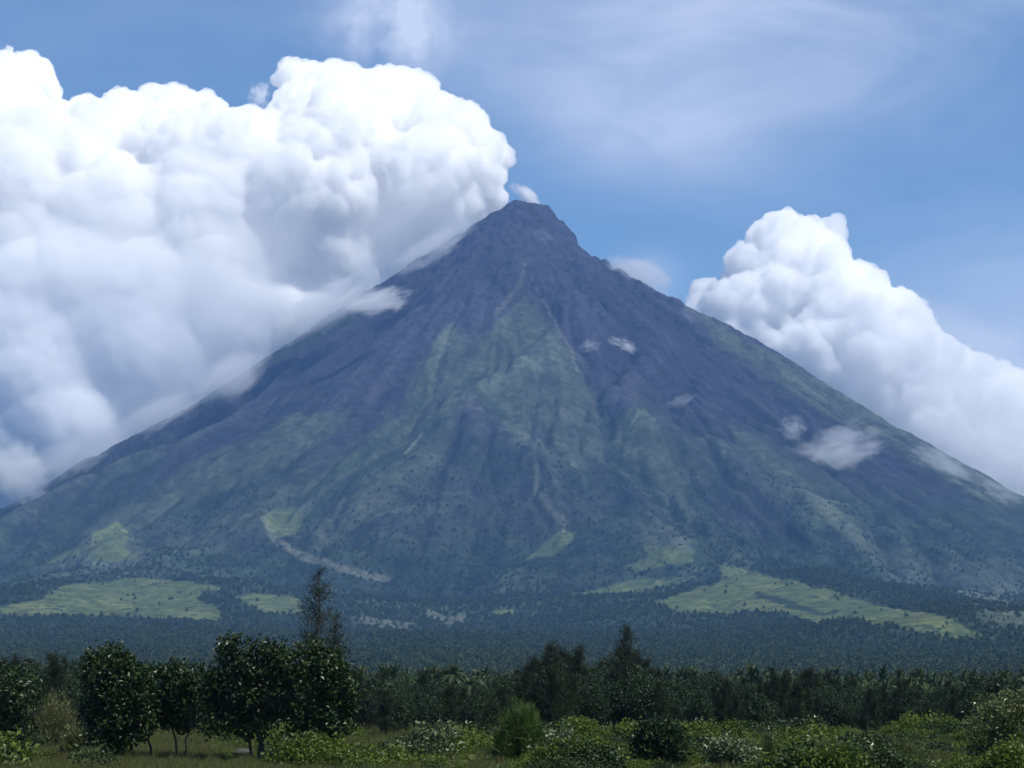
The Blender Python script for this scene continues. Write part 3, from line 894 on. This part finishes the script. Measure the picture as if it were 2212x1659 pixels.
def broad_tree(name, lobes, trunks, leaf_n, L, W, mat, seed, bark=None, clump=.55, loc=(0, 0, 0), sink=.35, tilt=.8):
    """lobes: (x,y,z,rx,ry,rz) crown lobes; trunks: (x0,y0,x1,y1,z1,r)"""
    r_ = np.random.default_rng(seed)
    root = bpy.data.objects.new(name, None); col.objects.link(root); root.location = loc
    ch = []
    for (x0, y0, x1, y1, z1, r0) in trunks:
        ch.append(bent((x0, y0, -.3), (x1, y1, z1), r0, r0 * .62, r_, 6, .10))
        for k in range(5):
            lb = lobes[r_.integers(len(lobes))]
            e = (lb[0] + r_.normal() * lb[3] * .3, lb[1] + r_.normal() * lb[4] * .3, lb[2] + r_.uniform(-.1, .5) * lb[5])
            ch.append(bent((x1, y1, z1 * r_.uniform(.8, 1)), e, r0 * .5, r0 * .12, r_, 5, .14))
    # leaf clumps on the lobes' shells
    vol = np.array([l[3] * l[5] for l in lobes]); cnt = (vol / vol.sum() * leaf_n / 14).astype(int) + 1
    C = []
    for lb, c in zip(lobes, cnt):
        d = r_.normal(size=(c, 3)); d /= np.linalg.norm(d, axis=1)[:, None]
        rad = (1 - sink * r_.power(1.2, c) ** 2) * r_.uniform(.86, 1.10, c)
        rad = rad * (1 + .30 * perlin3(d * 3.1 + seed + lb[0]))
        C.append(np.array(lb[:3]) + d * rad[:, None] * np.array(lb[3:6]))
    C = np.concatenate(C)
    C = C[C[:, 2] > .25]
    # gaps: drop clumps where a coarse noise is low
    keep = perlin3(C / .9 + seed) > -.22
    C = C[keep]
    for q in C[r_.integers(0, len(C), 26)]:
        lb = min(lobes, key=lambda l: np.linalg.norm(q - np.array(l[:3])))
        ch.append(bent((lb[0], lb[1], lb[2] - lb[5] * .4), tuple(q), .05, .015, r_, 4, .1))
    P = (C[:, None, :] + r_.normal(size=(len(C), 14, 3)) * clump * .42).reshape(-1, 3)
    V, Fc = leaves_mesh(P, L, W, r_, tilt, droop=.25)
    V2, F2 = limb_mesh(ch)
    link("trunk", mesh_np("trunk", V2, F2, [bark or BARK], True), root)
    link("crown", mesh_np("crown", V, Fc, [mat], False), root)
    return root


def casuarina(name, h, w, n, seed, mat=None, loc=(0, 0, 0), lean=0.0, base=.12, sparse=0.0, sl=.62, sw=.05):
    """feathery tree: leader, rising limbs and thin drooping sprays"""
    r_ = np.random.default_rng(seed)
    root = bpy.data.objects.new(name, None); col.objects.link(root); root.location = loc
    top = np.array([lean * h, 0, h])
    ch = [bent((0, 0, -.3), top, .10 + h * .012, .02, r_, 8, .03)]
    ends = []; nl = int(26 + h * 2.4)
    for i in range(nl):
        t = base + (1 - base) * (i / nl) ** 0.9
        t = min(t + r_.normal() * .015, .985)
        p = top * t; a = r_.uniform(0, 2 * math.pi)
        R = w * .5 * (1.02 - t) ** .75 * r_.uniform(.45, 1.25) + .15
        e = p + np.array([math.cos(a) * R, math.sin(a) * R, R * r_.uniform(.35, 1.0)])
        ch.append(bent(p, e, .035, .01, r_, 4, .1)); ends.append((p, e, R))
    P, D = [], []
    wts = np.array([e[2] for e in ends]); wts = wts / wts.sum()
    for (p, e, R), wt in zip(ends, wts):
        k = int(n * wt)
        if k < 1: continue
        t = r_.power(1.6, k)
        q = p + (e - p) * t[:, None] + r_.normal(size=(k, 3)) * (.10 + .16 * R)
        P.append(q); d = (e - p) / max(R, .1) * .7 + r_.normal(size=(k, 3)) * .75 + [0, 0, .25]
        D.append(d)
    V, Fc = slivers_mesh(np.concatenate(P), np.concatenate(D), sl, sw, r_)
    V2, F2 = limb_mesh(ch, 5)
    link("trunk", mesh_np("trunk", V2, F2, [BARK], True), root)
    link("crown", mesh_np("crown", V, Fc, [mat or NEEDLE], False), root)
    return root


def palm(name, h, seed, loc=(0, 0, 0), fl=3.0):
    r_ = np.random.default_rng(seed)
    root = bpy.data.objects.new(name, None); col.objects.link(root); root.location = loc
    top = np.array([r_.uniform(-.08, .08) * h, r_.uniform(-.05, .05) * h, h])
    V2, F2 = limb_mesh([bent((0, 0, -.3), top, .2, .12, r_, 8, .03)], 6)
    link("trunk", mesh_np("trunk", V2, F2, [PALEBARK], True), root)
    V, Fc = [], []; o = 0
    for k in range(17):
        a = k * 2.4 + r_.normal() * .2; el = r_.uniform(-.5, 1.25)
        d = np.array([math.cos(a) * math.cos(el), math.sin(a) * math.cos(el), math.sin(el)])
        sd_ = np.array([-math.sin(a), math.cos(a), 0])
        pts_ = [top + d * fl * t + np.array([0, 0, -1.0]) * fl * .55 * t * t for t in np.linspace(0, 1, 9)]
        for i in range(8):
            p, q = pts_[i], pts_[i + 1]; t = i / 8
            wl = fl * .24 * math.sin(math.pi * min(.15 + t * .9, 1)) + .05
            for s in (-1, 1):
                tip = (p + q) / 2 + sd_ * s * wl + (q - p) * .6 + np.array([0, 0, -.35 * wl])
                V += [p, q, tip]; Fc.append((o, o + 1, o + 2)); o += 3
    link("crown", mesh_np("crown", np.array(V), np.array(Fc), [PALMLEAF], False), root)
    return root


def copy_tree(rt, loc, rz, s, sz=None, name=None):
    r2 = rt.copy(); col.objects.link(r2); r2.location = loc; r2.rotation_euler = (0, 0, rz); r2.scale = (s, s, sz or s)
    for c in [q for q in rt.children]:
        d = c.copy(); col.objects.link(d); d.parent = r2
    return r2


def place(rt, X_, Y_, rz=0, s=1.0, sz=None, sink=0.0):
    rt.location = (X_, Y_, GZ(X_, Y_) - sink); rt.rotation_euler = (0, 0, rz); rt.scale = (s, s, sz or s)
    return rt


def px_x(px, Y_):
    return float(at_depth(px, 1485, Y_)[0])


# --- distant wood: one mass of small trees on the plain and the lower slopes
def proto_mesh(kind, seed):
    r_ = np.random.default_rng(seed)
    if kind == "round":
        d = r_.normal(size=(90, 3)); d /= np.linalg.norm(d, axis=1)[:, None]; d[:, 2] = np.abs(d[:, 2]) * 1.0
        P = d * [3.2, 3.2, 4.2] * r_.uniform(.7, 1.1, (90, 1)) + [0, 0, 2.2]
        return leaves_mesh(P, 2.2, 1.6, r_, .9)
    if kind == "spire":
        t = r_.uniform(0.05, 1, 150) ** .8; a = r_.uniform(0, 6.28, 150); R = 2.4 * (1 - t) * r_.uniform(.5, 1.1, 150)
        P = np.stack([np.cos(a) * R, np.sin(a) * R, t * 10], 1)
        D = np.stack([np.cos(a), np.sin(a), np.full(150, 1.2)], 1) + r_.normal(size=(150, 3)) * .4
        return slivers_mesh(P, D, 1.7, .55, r_)
    V, Fc = [], []; o = 0
    h = 8.0
    for k in range(12):
        a = k * 2.4; el = r_.uniform(-.35, 1.1)
        d = np.array([math.cos(a) * math.cos(el), math.sin(a) * math.cos(el), math.sin(el)]); s_ = np.array([-math.sin(a), math.cos(a), 0])
        p0 = np.array([0, 0, h]); p1 = p0 + d * 1.8; p2 = p1 + d * 1.6 + [0, 0, -1.1]
        V += [p0, p1 + s_ * .55, p1 - s_ * .55, p2]; Fc += [(o, o + 1, o + 2), (o + 1, o + 3, o + 2)]; o += 4
    for s in (-.16, .16):
        V += [(s, 0, 0), (s, .2, 0), (0, 0, h)]; Fc.append((o, o + 1, o + 2)); o += 3
    return np.array(V), np.array(Fc)


FARLEAF = leaf_mat("far_leaf", (.024, .046, .020), (.085, .115, .042), .6, .25, .1, .02, .85)


def scatter(name, pts, scl, rot, kind_idx, protos, label, near=False):
    """one object: points carrying instances of hidden prototype meshes (all inside the object's own node tree)"""
    me = bpy.data.meshes.new(name); me.vertices.add(len(pts)); me.vertices.foreach_set("co", np.asarray(pts, np.float32).ravel())
    for nm, arr, ty in (("sc", scl, "FLOAT"), ("rz", rot, "FLOAT"), ("kd", kind_idx, "INT")):
        at = me.attributes.new(nm, ty, "POINT"); at.data.foreach_set("value", np.asarray(arr, np.float32 if ty == "FLOAT" else np.int32))
    ob = link(name, me)
    ng = bpy.data.node_groups.new(name, "GeometryNodeTree")
    ng.interface.new_socket("Geometry", in_out="INPUT", socket_type="NodeSocketGeometry")
    ng.interface.new_socket("Geometry", in_out="OUTPUT", socket_type="NodeSocketGeometry")
    n = ng.nodes.new; l = ng.links.new
    gi = n("NodeGroupInput"); go = n("NodeGroupOutput"); jn = n("GeometryNodeJoinGeometry")
    kd = n("GeometryNodeInputNamedAttribute"); kd.data_type = "INT"; kd.inputs[0].default_value = "kd"
    sc = n("GeometryNodeInputNamedAttribute"); sc.data_type = "FLOAT"; sc.inputs[0].default_value = "sc"
    rz = n("GeometryNodeInputNamedAttribute"); rz.data_type = "FLOAT"; rz.inputs[0].default_value = "rz"
    cx = n("ShaderNodeCombineXYZ"); l(rz.outputs[0], cx.inputs[2])
    m2p = n("GeometryNodeMeshToPoints"); l(gi.outputs[0], m2p.inputs[0])
    for i, pr in enumerate(protos):
        oi = n("GeometryNodeObjectInfo"); oi.inputs[0].default_value = pr; oi.inputs["As Instance"].default_value = True
        cp = n("FunctionNodeCompare"); cp.data_type = "INT"; cp.operation = "EQUAL"; l(kd.outputs[0], cp.inputs[2]); cp.inputs[3].default_value = i
        ip = n("GeometryNodeInstanceOnPoints"); l(m2p.outputs[0], ip.inputs["Points"]); l(cp.outputs[0], ip.inputs["Selection"])
        l(oi.outputs["Geometry"], ip.inputs["Instance"]); l(cx.outputs[0], ip.inputs["Rotation"]); l(sc.outputs[0], ip.inputs["Scale"])
        l(ip.outputs[0], jn.inputs[0])
    l(jn.outputs[0], go.inputs[0])
    md = ob.modifiers.new("scatter", "NODES"); md.node_group = ng
    return tag(ob, label, kind="stuff")


def proto_obj(name, V, Fc, mat):
    """prototype kept out of the scene's collections; only the scatter nodes use it"""
    return bpy.data.objects.new(name, mesh_np(name, V, Fc, [mat]))


FP = [proto_obj("far_tree", *proto_mesh("round", 1), FARLEAF), proto_obj("far_tree", *proto_mesh("round", 2), FARLEAF), proto_obj("far_tree", *proto_mesh("spire", 3), FARLEAF), proto_obj("far_tree", *proto_mesh("palm", 4), PALMLEAF)]
r_ = np.random.default_rng(11)
n = 150000
yy = 330 + (8600 - 330) * r_.uniform(0, 1, n) ** 1.25
xx = r_.uniform(-1, 1, n) * (.30 * yy + 60)
grass, scrub, bare, rav, ash = cover(xx, yy)
rr_ = np.hypot(xx - XS, yy - YS)
dens = .85 * (1 - .99 * grass) * (1 - .85 * np.clip(bare, 0, 1)) * (1 - .72 * scrub) * (1 - .97 * ash)
fld = (1 - sstep(2600, 4200, yy)) * sstep(.16, .26, fbm2(xx / 200, yy / 420 + 3, 4))
dens *= (1 - .85 * fld) * (1 - .5 * sstep(6200, 8600, yy))
k = r_.uniform(0, 1, n) < dens
xx, yy = xx[k], yy[k]
hz, _ = Hfull(xx, yy)
kd = r_.choice([0, 1, 2, 3], len(xx), p=[.36, .3, .14, .2])
kd = np.where(((yy > 4200) | (yy < 1300)) & (kd == 3), 0, kd)
s = r_.uniform(.55, 1.35, len(xx)) * np.interp(yy, [330, 600, 2500, 5000, 9000], [.6, .75, 1.0, 1.15, 1.2])
scatter("woodland", np.stack([xx, yy, hz - .3], 1), s, r_.uniform(0, 6.28, len(xx)), kd, FP, "dense dark woodland and palms covering the plain and foothills below the volcano")
print("woodland", len(xx))

# ------------------------------------------------------------------ belt of trees across the fields
CAS = [casuarina("feathery_tree", 8, 3.6, 5200, 21), casuarina("feathery_tree", 9, 3.0, 4600, 22, lean=.03), casuarina("feathery_tree", 7, 4.2, 5600, 23, base=.05),
       casuarina("feathery_tree", 8.5, 2.6, 3600, 24, lean=-.03)]
BRD = [broad_tree("bushy_tree", [(0, 0, 3.6, 2.0, 2.0, 1.9), (1.3, .2, 3.0, 1.5, 1.6, 1.5), (-1.2, -.2, 2.7, 1.5, 1.5, 1.6), (.2, .3, 5.0, 1.2, 1.2, 1.2)], [(0, 0, .2, 0, 2.4, .16)], 5200, .30, .17, DARKLEAF, 31),
       broad_tree("bushy_tree", [(0, 0, 4.2, 1.6, 1.6, 2.3), (.9, 0, 2.8, 1.3, 1.4, 1.7), (-.9, 0, 2.4, 1.4, 1.4, 1.6)], [(0, 0, -.2, 0, 2.6, .15)], 4600, .28, .15, DARKLEAF, 32)]
PLM = [palm("palm_tree", 7, 41), palm("palm_tree", 6, 42, fl=2.6)]
CASH, BRDH = [8, 9, 7, 8.5], [6.2, 6.5]
first = {id(p): True for p in CAS + BRD + PLM}
rb = np.random.default_rng(55)


def put(proto, X_, Y_, rz, s, sz=None):
    if first[id(proto)]:
        first[id(proto)] = False
        return place(proto, X_, Y_, rz, s, sz)
    return copy_tree(proto, (X_, Y_, GZ(X_, Y_)), rz, s, sz)


SKY = ([-80, 60, 130, 180, 440, 620, 780, 860, 981, 1032, 1090, 1140, 1180, 1215, 1241, 1290, 1330, 1375, 1410, 1450, 1494, 1537, 1594, 1640, 1687, 1737, 1787, 1830, 1869, 1951, 2030, 2080, 2108, 2150, 2212, 2300],
       [1440, 1425, 1420, 1440, 1450, 1440, 1448, 1462, 1452, 1458, 1468, 1440, 1405, 1425, 1410, 1440, 1415, 1410, 1445, 1468, 1462, 1457, 1480, 1478, 1450, 1459, 1459, 1480, 1478, 1480, 1490, 1470, 1457, 1475, 1470, 1470])
LB = {"c": "dark feathery needle-leaved tree in the belt of trees across the far side of the field",
      "b": "dark round-crowned bushy tree in the belt of trees across the far side of the field",
      "p": "small coconut palm with a tuft of fronds rising out of the dark tree belt"}
GRP = {"c": "feathery trees of the tree belt", "b": "bushy trees of the tree belt", "p": "coconut palms of the tree belt"}
for row, (y0, y1, step, hk) in enumerate([(212, 232, 19, .80), (236, 262, 18, .96), (268, 300, 19, 1.0), (310, 350, 21, .99)]):
    px = -90.0
    while px < 2300:
        px += step * rb.uniform(.6, 1.4)
        Y_ = rb.uniform(y0, y1)
        top = np.interp(px, *SKY) + rb.uniform(-14, 26)
        hgt = ((1485 - top) / F * Y_ + CAMZ + .25) * hk
        u = rb.uniform()
        if row == 0 and (px < 770 and rb.uniform() < .6): continue
        if u < (.55 if 1120 < px < 1900 else .42):
            k = rb.integers(4); o = put(CAS[k], px_x(px, Y_), Y_, rb.uniform(0, 6.28), hgt / CASH[k] * rb.uniform(.85, 1.1), hgt / CASH[k]); c = "c"
        elif u < .90 or row == 0 or not (780 < px < 1100 or px > 1820):
            k = rb.integers(2); hgt *= .93; o = put(BRD[k], px_x(px, Y_), Y_, rb.uniform(0, 6.28), hgt / BRDH[k] * rb.uniform(.8, 1.05), hgt / BRDH[k]); c = "b"
        else:
            k = rb.integers(2); o = put(PLM[k], px_x(px, Y_), Y_, rb.uniform(0, 6.28), max(hgt, 4.5) / (7, 6)[k] * .72, max(hgt, 4.5) / (7, 6)[k] * .92); c = "p"
        tag(o, LB[c], {"c": "tree", "b": "tree", "p": "palm tree"}[c], GRP[c])

def one_cas(px, top, Y_, w, n, seed, label, **kw):
    h_ = (1485 - top) / F * Y_ + CAMZ + .25
    o = casuarina("feathery_tree", h_, w, n, seed, **kw)
    X_ = px_x(px, Y_); o.location = (X_, Y_, GZ(X_, Y_)); return tag(o, label, "tree")
one_cas(1352, 1362, 222, 4.2, 3600, 61, "tallest dark feathery tree standing out of the tree belt, with a thin spiky tip", lean=-.01)
one_cas(1190, 1397, 226, 4.2, 3400, 62, "dark feathery tree with a forked ragged top, second tallest in the tree belt", lean=.02)
one_cas(1243, 1404, 230, 3.0, 3600, 63, "slender feathery tree leaning between the two tallest trees of the belt", lean=.05)
one_cas(686, 1232, 185, 5.8, 4200, 64, "tall thin see-through tree rising behind the big-leaved trees, reaching up over the foothills", base=.25, lean=.0, sl=.42, sw=.05)
one_cas(722, 1330, 182, 3.4, 1800, 65, "lower wispy tree beside the tall see-through one", base=.3, sl=.42, sw=.05)
one_cas(112, 1412, 205, 4.6, 5200, 66, "dark grey-green feathery tree in the gap behind the leftmost big-leaved trees", base=.05)

# ------------------------------------------------------------------ big-leaved trees at the left
U = 1 / F
def crown(items, X0, Y_):
    """lobes given as photo positions (px, py, rx, ry[, dy]) of a tree standing at X0, Y_"""
    g = GZ(X0, Y_); res = []
    for it in items:
        px, py, rx, ry = it[:4]; dy = it[4] if len(it) > 4 else 0
        x_, y_, z_ = at_depth(px, py, Y_ + dy)
        res.append((x_ - X0, dy, z_ - g, rx * Y_ * U, (rx + ry) * .5 * Y_ * U, ry * Y_ * U))
    return res


def big_tree(name, base, lobes, trunks, n, L, W, mat, seed, label, cat, Y_=140, **kw):
    X0 = px_x(base, Y_); g = GZ(X0, Y_)
    tr = []
    for (b, t, tz, r0) in trunks:
        tr.append((px_x(b, Y_) - X0, 0, px_x(t, Y_) - X0, rng.uniform(-.3, .3), at_depth(t, tz, Y_)[2] - g, r0))
    return tag(broad_tree(name, crown(lobes, X0, Y_), tr, n, L, W, mat, seed, loc=(X0, Y_, g), **kw), label, cat)


big_tree("broadleaf_tree", 10, [(-10, 1490, 62, 62), (35, 1500, 42, 55, -1), (-40, 1560, 60, 70), (20, 1570, 52, 62, .5), (40, 1610, 42, 42, -1), (-10, 1620, 60, 40)],
         [(5, 0, 1580, .16), (-30, -25, 1560, .13)], 6800, .30, .22, BIGLEAF, 71, "big-leaved dark tree cut by the left edge, its foliage reaching the ground", "tree", 136)
big_tree("broadleaf_tree", 245, [(232, 1445, 50, 54), (262, 1425, 26, 26, -.6), (200, 1440, 24, 30, .6), (305, 1470, 30, 30, .4), (215, 1500, 42, 60, .4), (275, 1480, 50, 50, -.5), (245, 1545, 62, 62), (300, 1530, 40, 48, .5), (225, 1595, 40, 36), (268, 1592, 36, 28)],
         [(240, 238, 1560, .17), (262, 270, 1570, .13), (222, 215, 1580, .10)], 9500, .30, .22, BIGLEAF, 72, "dense big-leaved tree with a tall rounded top at its left, dark down to the ground", "tree", 141)
big_tree("broadleaf_tree", 385, [(352, 1470, 36, 34), (395, 1470, 40, 40, -.4), (345, 1520, 42, 44), (400, 1530, 42, 46), (420, 1500, 22, 34, .4), (375, 1550, 34, 24)],
         [(388, 372, 1560, .09), (400, 408, 1575, .07), (322, 330, 1560, .10)], 6200, .29, .21, BIGLEAF, 73, "lower big-leaved tree with a slim bent trunk over open ground, right of the dense one", "tree", 143)
big_tree("broadleaf_tree", 568, [(520, 1418, 48, 44), (500, 1398, 22, 20, -.5), (600, 1415, 26, 24, .5), (455, 1490, 24, 30),  (570, 1430, 46, 44, -.5), (475, 1460, 36, 36, .4), (505, 1500, 52, 58), (570, 1500, 50, 62), (475, 1545, 30, 34), (540, 1560, 52, 34), (450, 1575, 20, 22, -1)],
         [(568, 560, 1570, .26), (556, 530, 1575, .12)], 9000, .30, .22, BIGLEAF, 74, "wide big-leaved tree on one thick dark trunk, its left side thinning to few leaves", "tree", 140)
big_tree("broadleaf_tree", 700, [(640, 1430, 44, 40), (672, 1398, 22, 20, -.4), (718, 1425, 26, 24, .3), (760, 1500, 20, 36), (690, 1440, 46, 42, -.5), (730, 1475, 42, 44), (660, 1500, 56, 60), (725, 1535, 44, 56), (690, 1570, 44, 40), (640, 1550, 30, 36, .5), (705, 1598, 26, 20)],
         [(702, 690, 1570, .15), (716, 725, 1575, .11)], 9000, .30, .22, BIGLEAF, 75, "big-leaved tree with pale glinting leaves, rightmost of the left clump, narrowing to its foot", "tree", 139)

# ------------------------------------------------------------------ shrubs of the foreground
big_tree("shrub", 1215, [(1210, 1590, 26, 26), (1190, 1625, 36, 34), (1232, 1615, 34, 34, -.4), (1215, 1650, 54, 24)], [(1212, 1212, 1620, .05), (1220, 1230, 1625, .04)],
         1500, .30, .24, SHINELEAF, 81, "pointed shrub with large whitish glinting leaves, in front of the tree belt", "shrub", 131, clump=.5)
big_tree("shrub", 1425, [(1420, 1590, 46, 34), (1400, 1615, 40, 40), (1450, 1612, 36, 44, -.4), (1425, 1645, 58, 30)], [(1425, 1425, 1620, .07)],
         3600, .34, .15, BIGLEAF, 82, "dense round dark shrub with drooping layered leaves and a lighter top", "shrub", 131, tilt=.5)
big_tree("shrub", 1580, [(1570, 1615, 36, 22), (1600, 1625, 36, 26, -.3), (1548, 1635, 30, 24), (1585, 1650, 50, 20)], [(1580, 1580, 1630, .05)],
         1900, .26, .19, SHINELEAF, 83, "low rounded shrub with pale leaf edges right of the dark layered one", "shrub", 130, tilt=.6)
big_tree("shrub", 925, [(905, 1600, 40, 26), (960, 1590, 36, 26, .5), (880, 1630, 40, 26), (940, 1630, 44, 24)], [(920, 920, 1620, .05), (950, 955, 1610, .04)],
         1500, .30, .23, SHINELEAF, 84, "sprawling shrub with scattered big pale leaves among the green creepers", "shrub", 138)
big_tree("broadleaf_tree", 2170, [(2180, 1530, 60, 40), (2140, 1560, 50, 46, -.4), (2215, 1560, 60, 60), (2125, 1605, 40, 40), (2180, 1615, 62, 50, .3), (2240, 1620, 60, 50), (2150, 1645, 60, 30)],
         [(2175, 2175, 1590, .10), (2190, 2215, 1590, .08)], 8200, .24, .15, PALELEAF, 85, "bushy yellow-green tree full of small pale leaves at the right edge", "tree", 130, clump=.6)


def lime_bush(name, px, top, wpx, Y_, n, seed, label, mat=LIME, L=.42, W=.035, cat="shrub"):
    """rounded bush of many fine upright sprays"""
    r_ = np.random.default_rng(seed)
    X_ = px_x(px, Y_); g = GZ(X_, Y_); h_ = (1485 - top) / F * Y_ + CAMZ - g; w_ = wpx * Y_ * U / 2
    root = bpy.data.objects.new(name, None); col.objects.link(root); root.location = (X_, Y_, g)
    d = r_.normal(size=(n, 3)); d /= np.linalg.norm(d, axis=1)[:, None]; d[:, 2] = np.abs(d[:, 2])
    rad = (1 - .5 * r_.power(1.5, n) ** 2) * (1 + .45 * perlin3(d * 2.2 + seed))
    P = d * rad[:, None] * [w_, w_, h_ * .92]
    V, Fc = slivers_mesh(P, d * .6 + r_.normal(size=(n, 3)) * .5 + [0, 0, .5], L, W, r_)
    ch = []
    for k in range(14):
        q = P[r_.integers(n)]; ch.append(bent((r_.normal() * .15, r_.normal() * .15, -.2), q * .95, .03, .01, r_, 4, .08))
    V2, F2 = limb_mesh(ch, 5)
    link("stem", mesh_np("stem", V2, F2, [BARK], True), root); link("crown", mesh_np("crown", V, Fc, [mat], False), root)
    return tag(root, label, cat)


lime_bush("bamboo_clump", 1128, 1512, 110, 143, 9000, 91, "bright green feathery clump taller than the shrubs, left of the whitish-leaved shrub", L=.5, W=.05, cat="bamboo")
lime_bush("shrub", 1790, 1603, 88, 136, 4200, 92, "fine-leaved olive-green mound, widest of the low mounds under the tree belt", YELLOWLEAF)
lime_bush("shrub", 1830, 1612, 44, 134, 2200, 93, "small dark green mound touching the wide olive one", LIME)
lime_bush("shrub", 1940, 1605, 86, 140, 3800, 94, "soft brownish-green mound by itself right of the olive mounds", YELLOWLEAF)
lime_bush("shrub", 1660, 1572, 22, 134, 700, 95, "thin upright weed poking up between the low shrubs", PALELEAF, L=.4, W=.07, cat="weed")
lime_bush("shrub", 660, 1582, 110, 172, 4000, 96, "bright yellow-green bush seen under the crowns of the left clump", LIME)
lime_bush("shrub", 120, 1492, 90, 160, 4200, 97, "tall brownish shrub in the gap left of the dense big-leaved tree", YELLOWLEAF, L=.45, W=.06)
lime_bush("shrub", 165, 1560, 60, 146, 2600, 98, "lower olive shrub at the foot of the dense big-leaved tree", PALELEAF, L=.3, W=.08)
lime_bush("shrub", 200, 1615, 80, 133, 2600, 99, "small pale-leaved bush at the very front left", PALELEAF, L=.25, W=.09)

# grey boulder under the left clump
r_ = np.random.default_rng(5)
Vb = ICO[0] * [.7, .5, .3]; Vb = Vb * (1 + .16 * perlin3(ICO[0] * 1.7))[:, None]
rm, nt_, nd_, b_ = new_mat("weathered_stone")
z_ = nd_.new("ShaderNodeTexNoise"); z_.inputs["Scale"].default_value = 3; rr = nd_.new("ShaderNodeValToRGB")
rr.color_ramp.elements[0].color = (.03, .035, .03, 1); rr.color_ramp.elements[1].color = (.07, .075, .06, 1)
nt_.links.new(z_.outputs[0], rr.inputs[0]); nt_.links.new(rr.outputs[0], b_.inputs["Base Color"]); b_.inputs["Roughness"].default_value = .95
X_ = px_x(528, 146)
tag(link("boulder", mesh_np("boulder", Vb, ICO[1], [rm], True), None, (X_, 146, GZ(X_, 146) + .25)), "low grey boulder on the ground left of the thick trunk", "rock")

# ------------------------------------------------------------------ low creepers and grass
def vine_proto(seed, mat, n=170, L=.15, W=.11, hgt=.8):
    r_ = np.random.default_rng(seed)
    d = r_.normal(size=(n, 3)); d /= np.linalg.norm(d, axis=1)[:, None]; d[:, 2] = np.abs(d[:, 2])
    P = d * [.75, .75, hgt] * r_.uniform(.55, 1.1, (n, 1))
    V, Fc = leaves_mesh(P, L, W, r_, .75)
    return proto_obj("creeper", V, Fc, mat)


def tuft_proto(seed, mat, n=60, L=.5):
    r_ = np.random.default_rng(seed)
    P = np.stack([r_.normal(size=n) * .22, r_.normal(size=n) * .22, np.zeros(n)], 1)
    V, Fc = slivers_mesh(P, r_.normal(size=(n, 3)) * .35 + [0, 0, 1], L, .03, r_)
    return proto_obj("tuft", V, Fc, mat)


VM1 = leaf_mat("creeper_leaf", (.055, .090, .011), (.125, .160, .024), .5, .2, .25, .5)
VM2 = leaf_mat("creeper_leaf_dark", (.014, .030, .007), (.04, .065, .014), .5, .25, .15, .5)
GM = leaf_mat("grass_blade", (.075, .095, .025), (.14, .12, .05), .6, .2, .25, .3)
VP = [vine_proto(1, VM1), vine_proto(2, VM2), vine_proto(3, VM1, 120, .2, .15, 1.0), vine_proto(4, PALELEAF, 70, .17, .12, .9)]
n = 15000
yy = rng.uniform(116, 208, n); xx = rng.uniform(-1, 1, n) * (.26 * yy + 4)
pxx = xx / yy * F * .99 + 1106; pyy = 1485 + 4.75 / yy * F
hgt = fbm2(xx / 9, yy / 14, 3)
open_ = (pxx < 760)                                   # mown ground under the left clump
k = (~open_ & (rng.uniform(0, 1, n) < .9)) | (open_ & (hgt > .12) & (rng.uniform(0, 1, n) < .55) & ~((pxx > 290) & (pxx < 620) & ((pxx < 470) | (yy < 150))))
k = k & ~((pxx < 300) & (rng.uniform(0, 1, n) < .84)) & ~((pyy > 1625) & (rng.uniform(0, 1, n) < .35))
xx, yy, hgt = xx[k], yy[k], hgt[k]; gz, _ = Hfull(xx, yy)
s = np.clip(.55 + 1.9 * hgt, .22, 1.9) * rng.uniform(.7, 1.2, len(xx))
patchk = fbm2(xx / 6 + 30, yy / 9, 2)
kd = np.where(patchk > .12, 1, np.where(patchk > -.25, 0, 2)); kd = np.where(rng.uniform(0, 1, len(xx)) < .06, 3, kd)
scatter("creepers", np.stack([xx, yy, gz + np.clip(hgt, 0, 1) * .5], 1), s, rng.uniform(0, 6.28, len(xx)), kd, VP, "tangled bright green creepers and low weeds covering the foreground field")
n = 26000
yy = rng.uniform(112, 250, n); xx = rng.uniform(-1, 1, n) * (.26 * yy + 4); pxx = xx / yy * F * .99 + 1106
k = (pxx < 900) | (rng.uniform(0, 1, n) < .25)
xx, yy = xx[k], yy[k]; gz, _ = Hfull(xx, yy)
scatter("grass", np.stack([xx, yy, gz], 1), rng.uniform(.5, 1.3, len(xx)), rng.uniform(0, 6.28, len(xx)), rng.integers(0, 2, len(xx)), [tuft_proto(7, GM), tuft_proto(8, VM1, 50, .35)], "thin yellowish grass on the open ground under the trees")
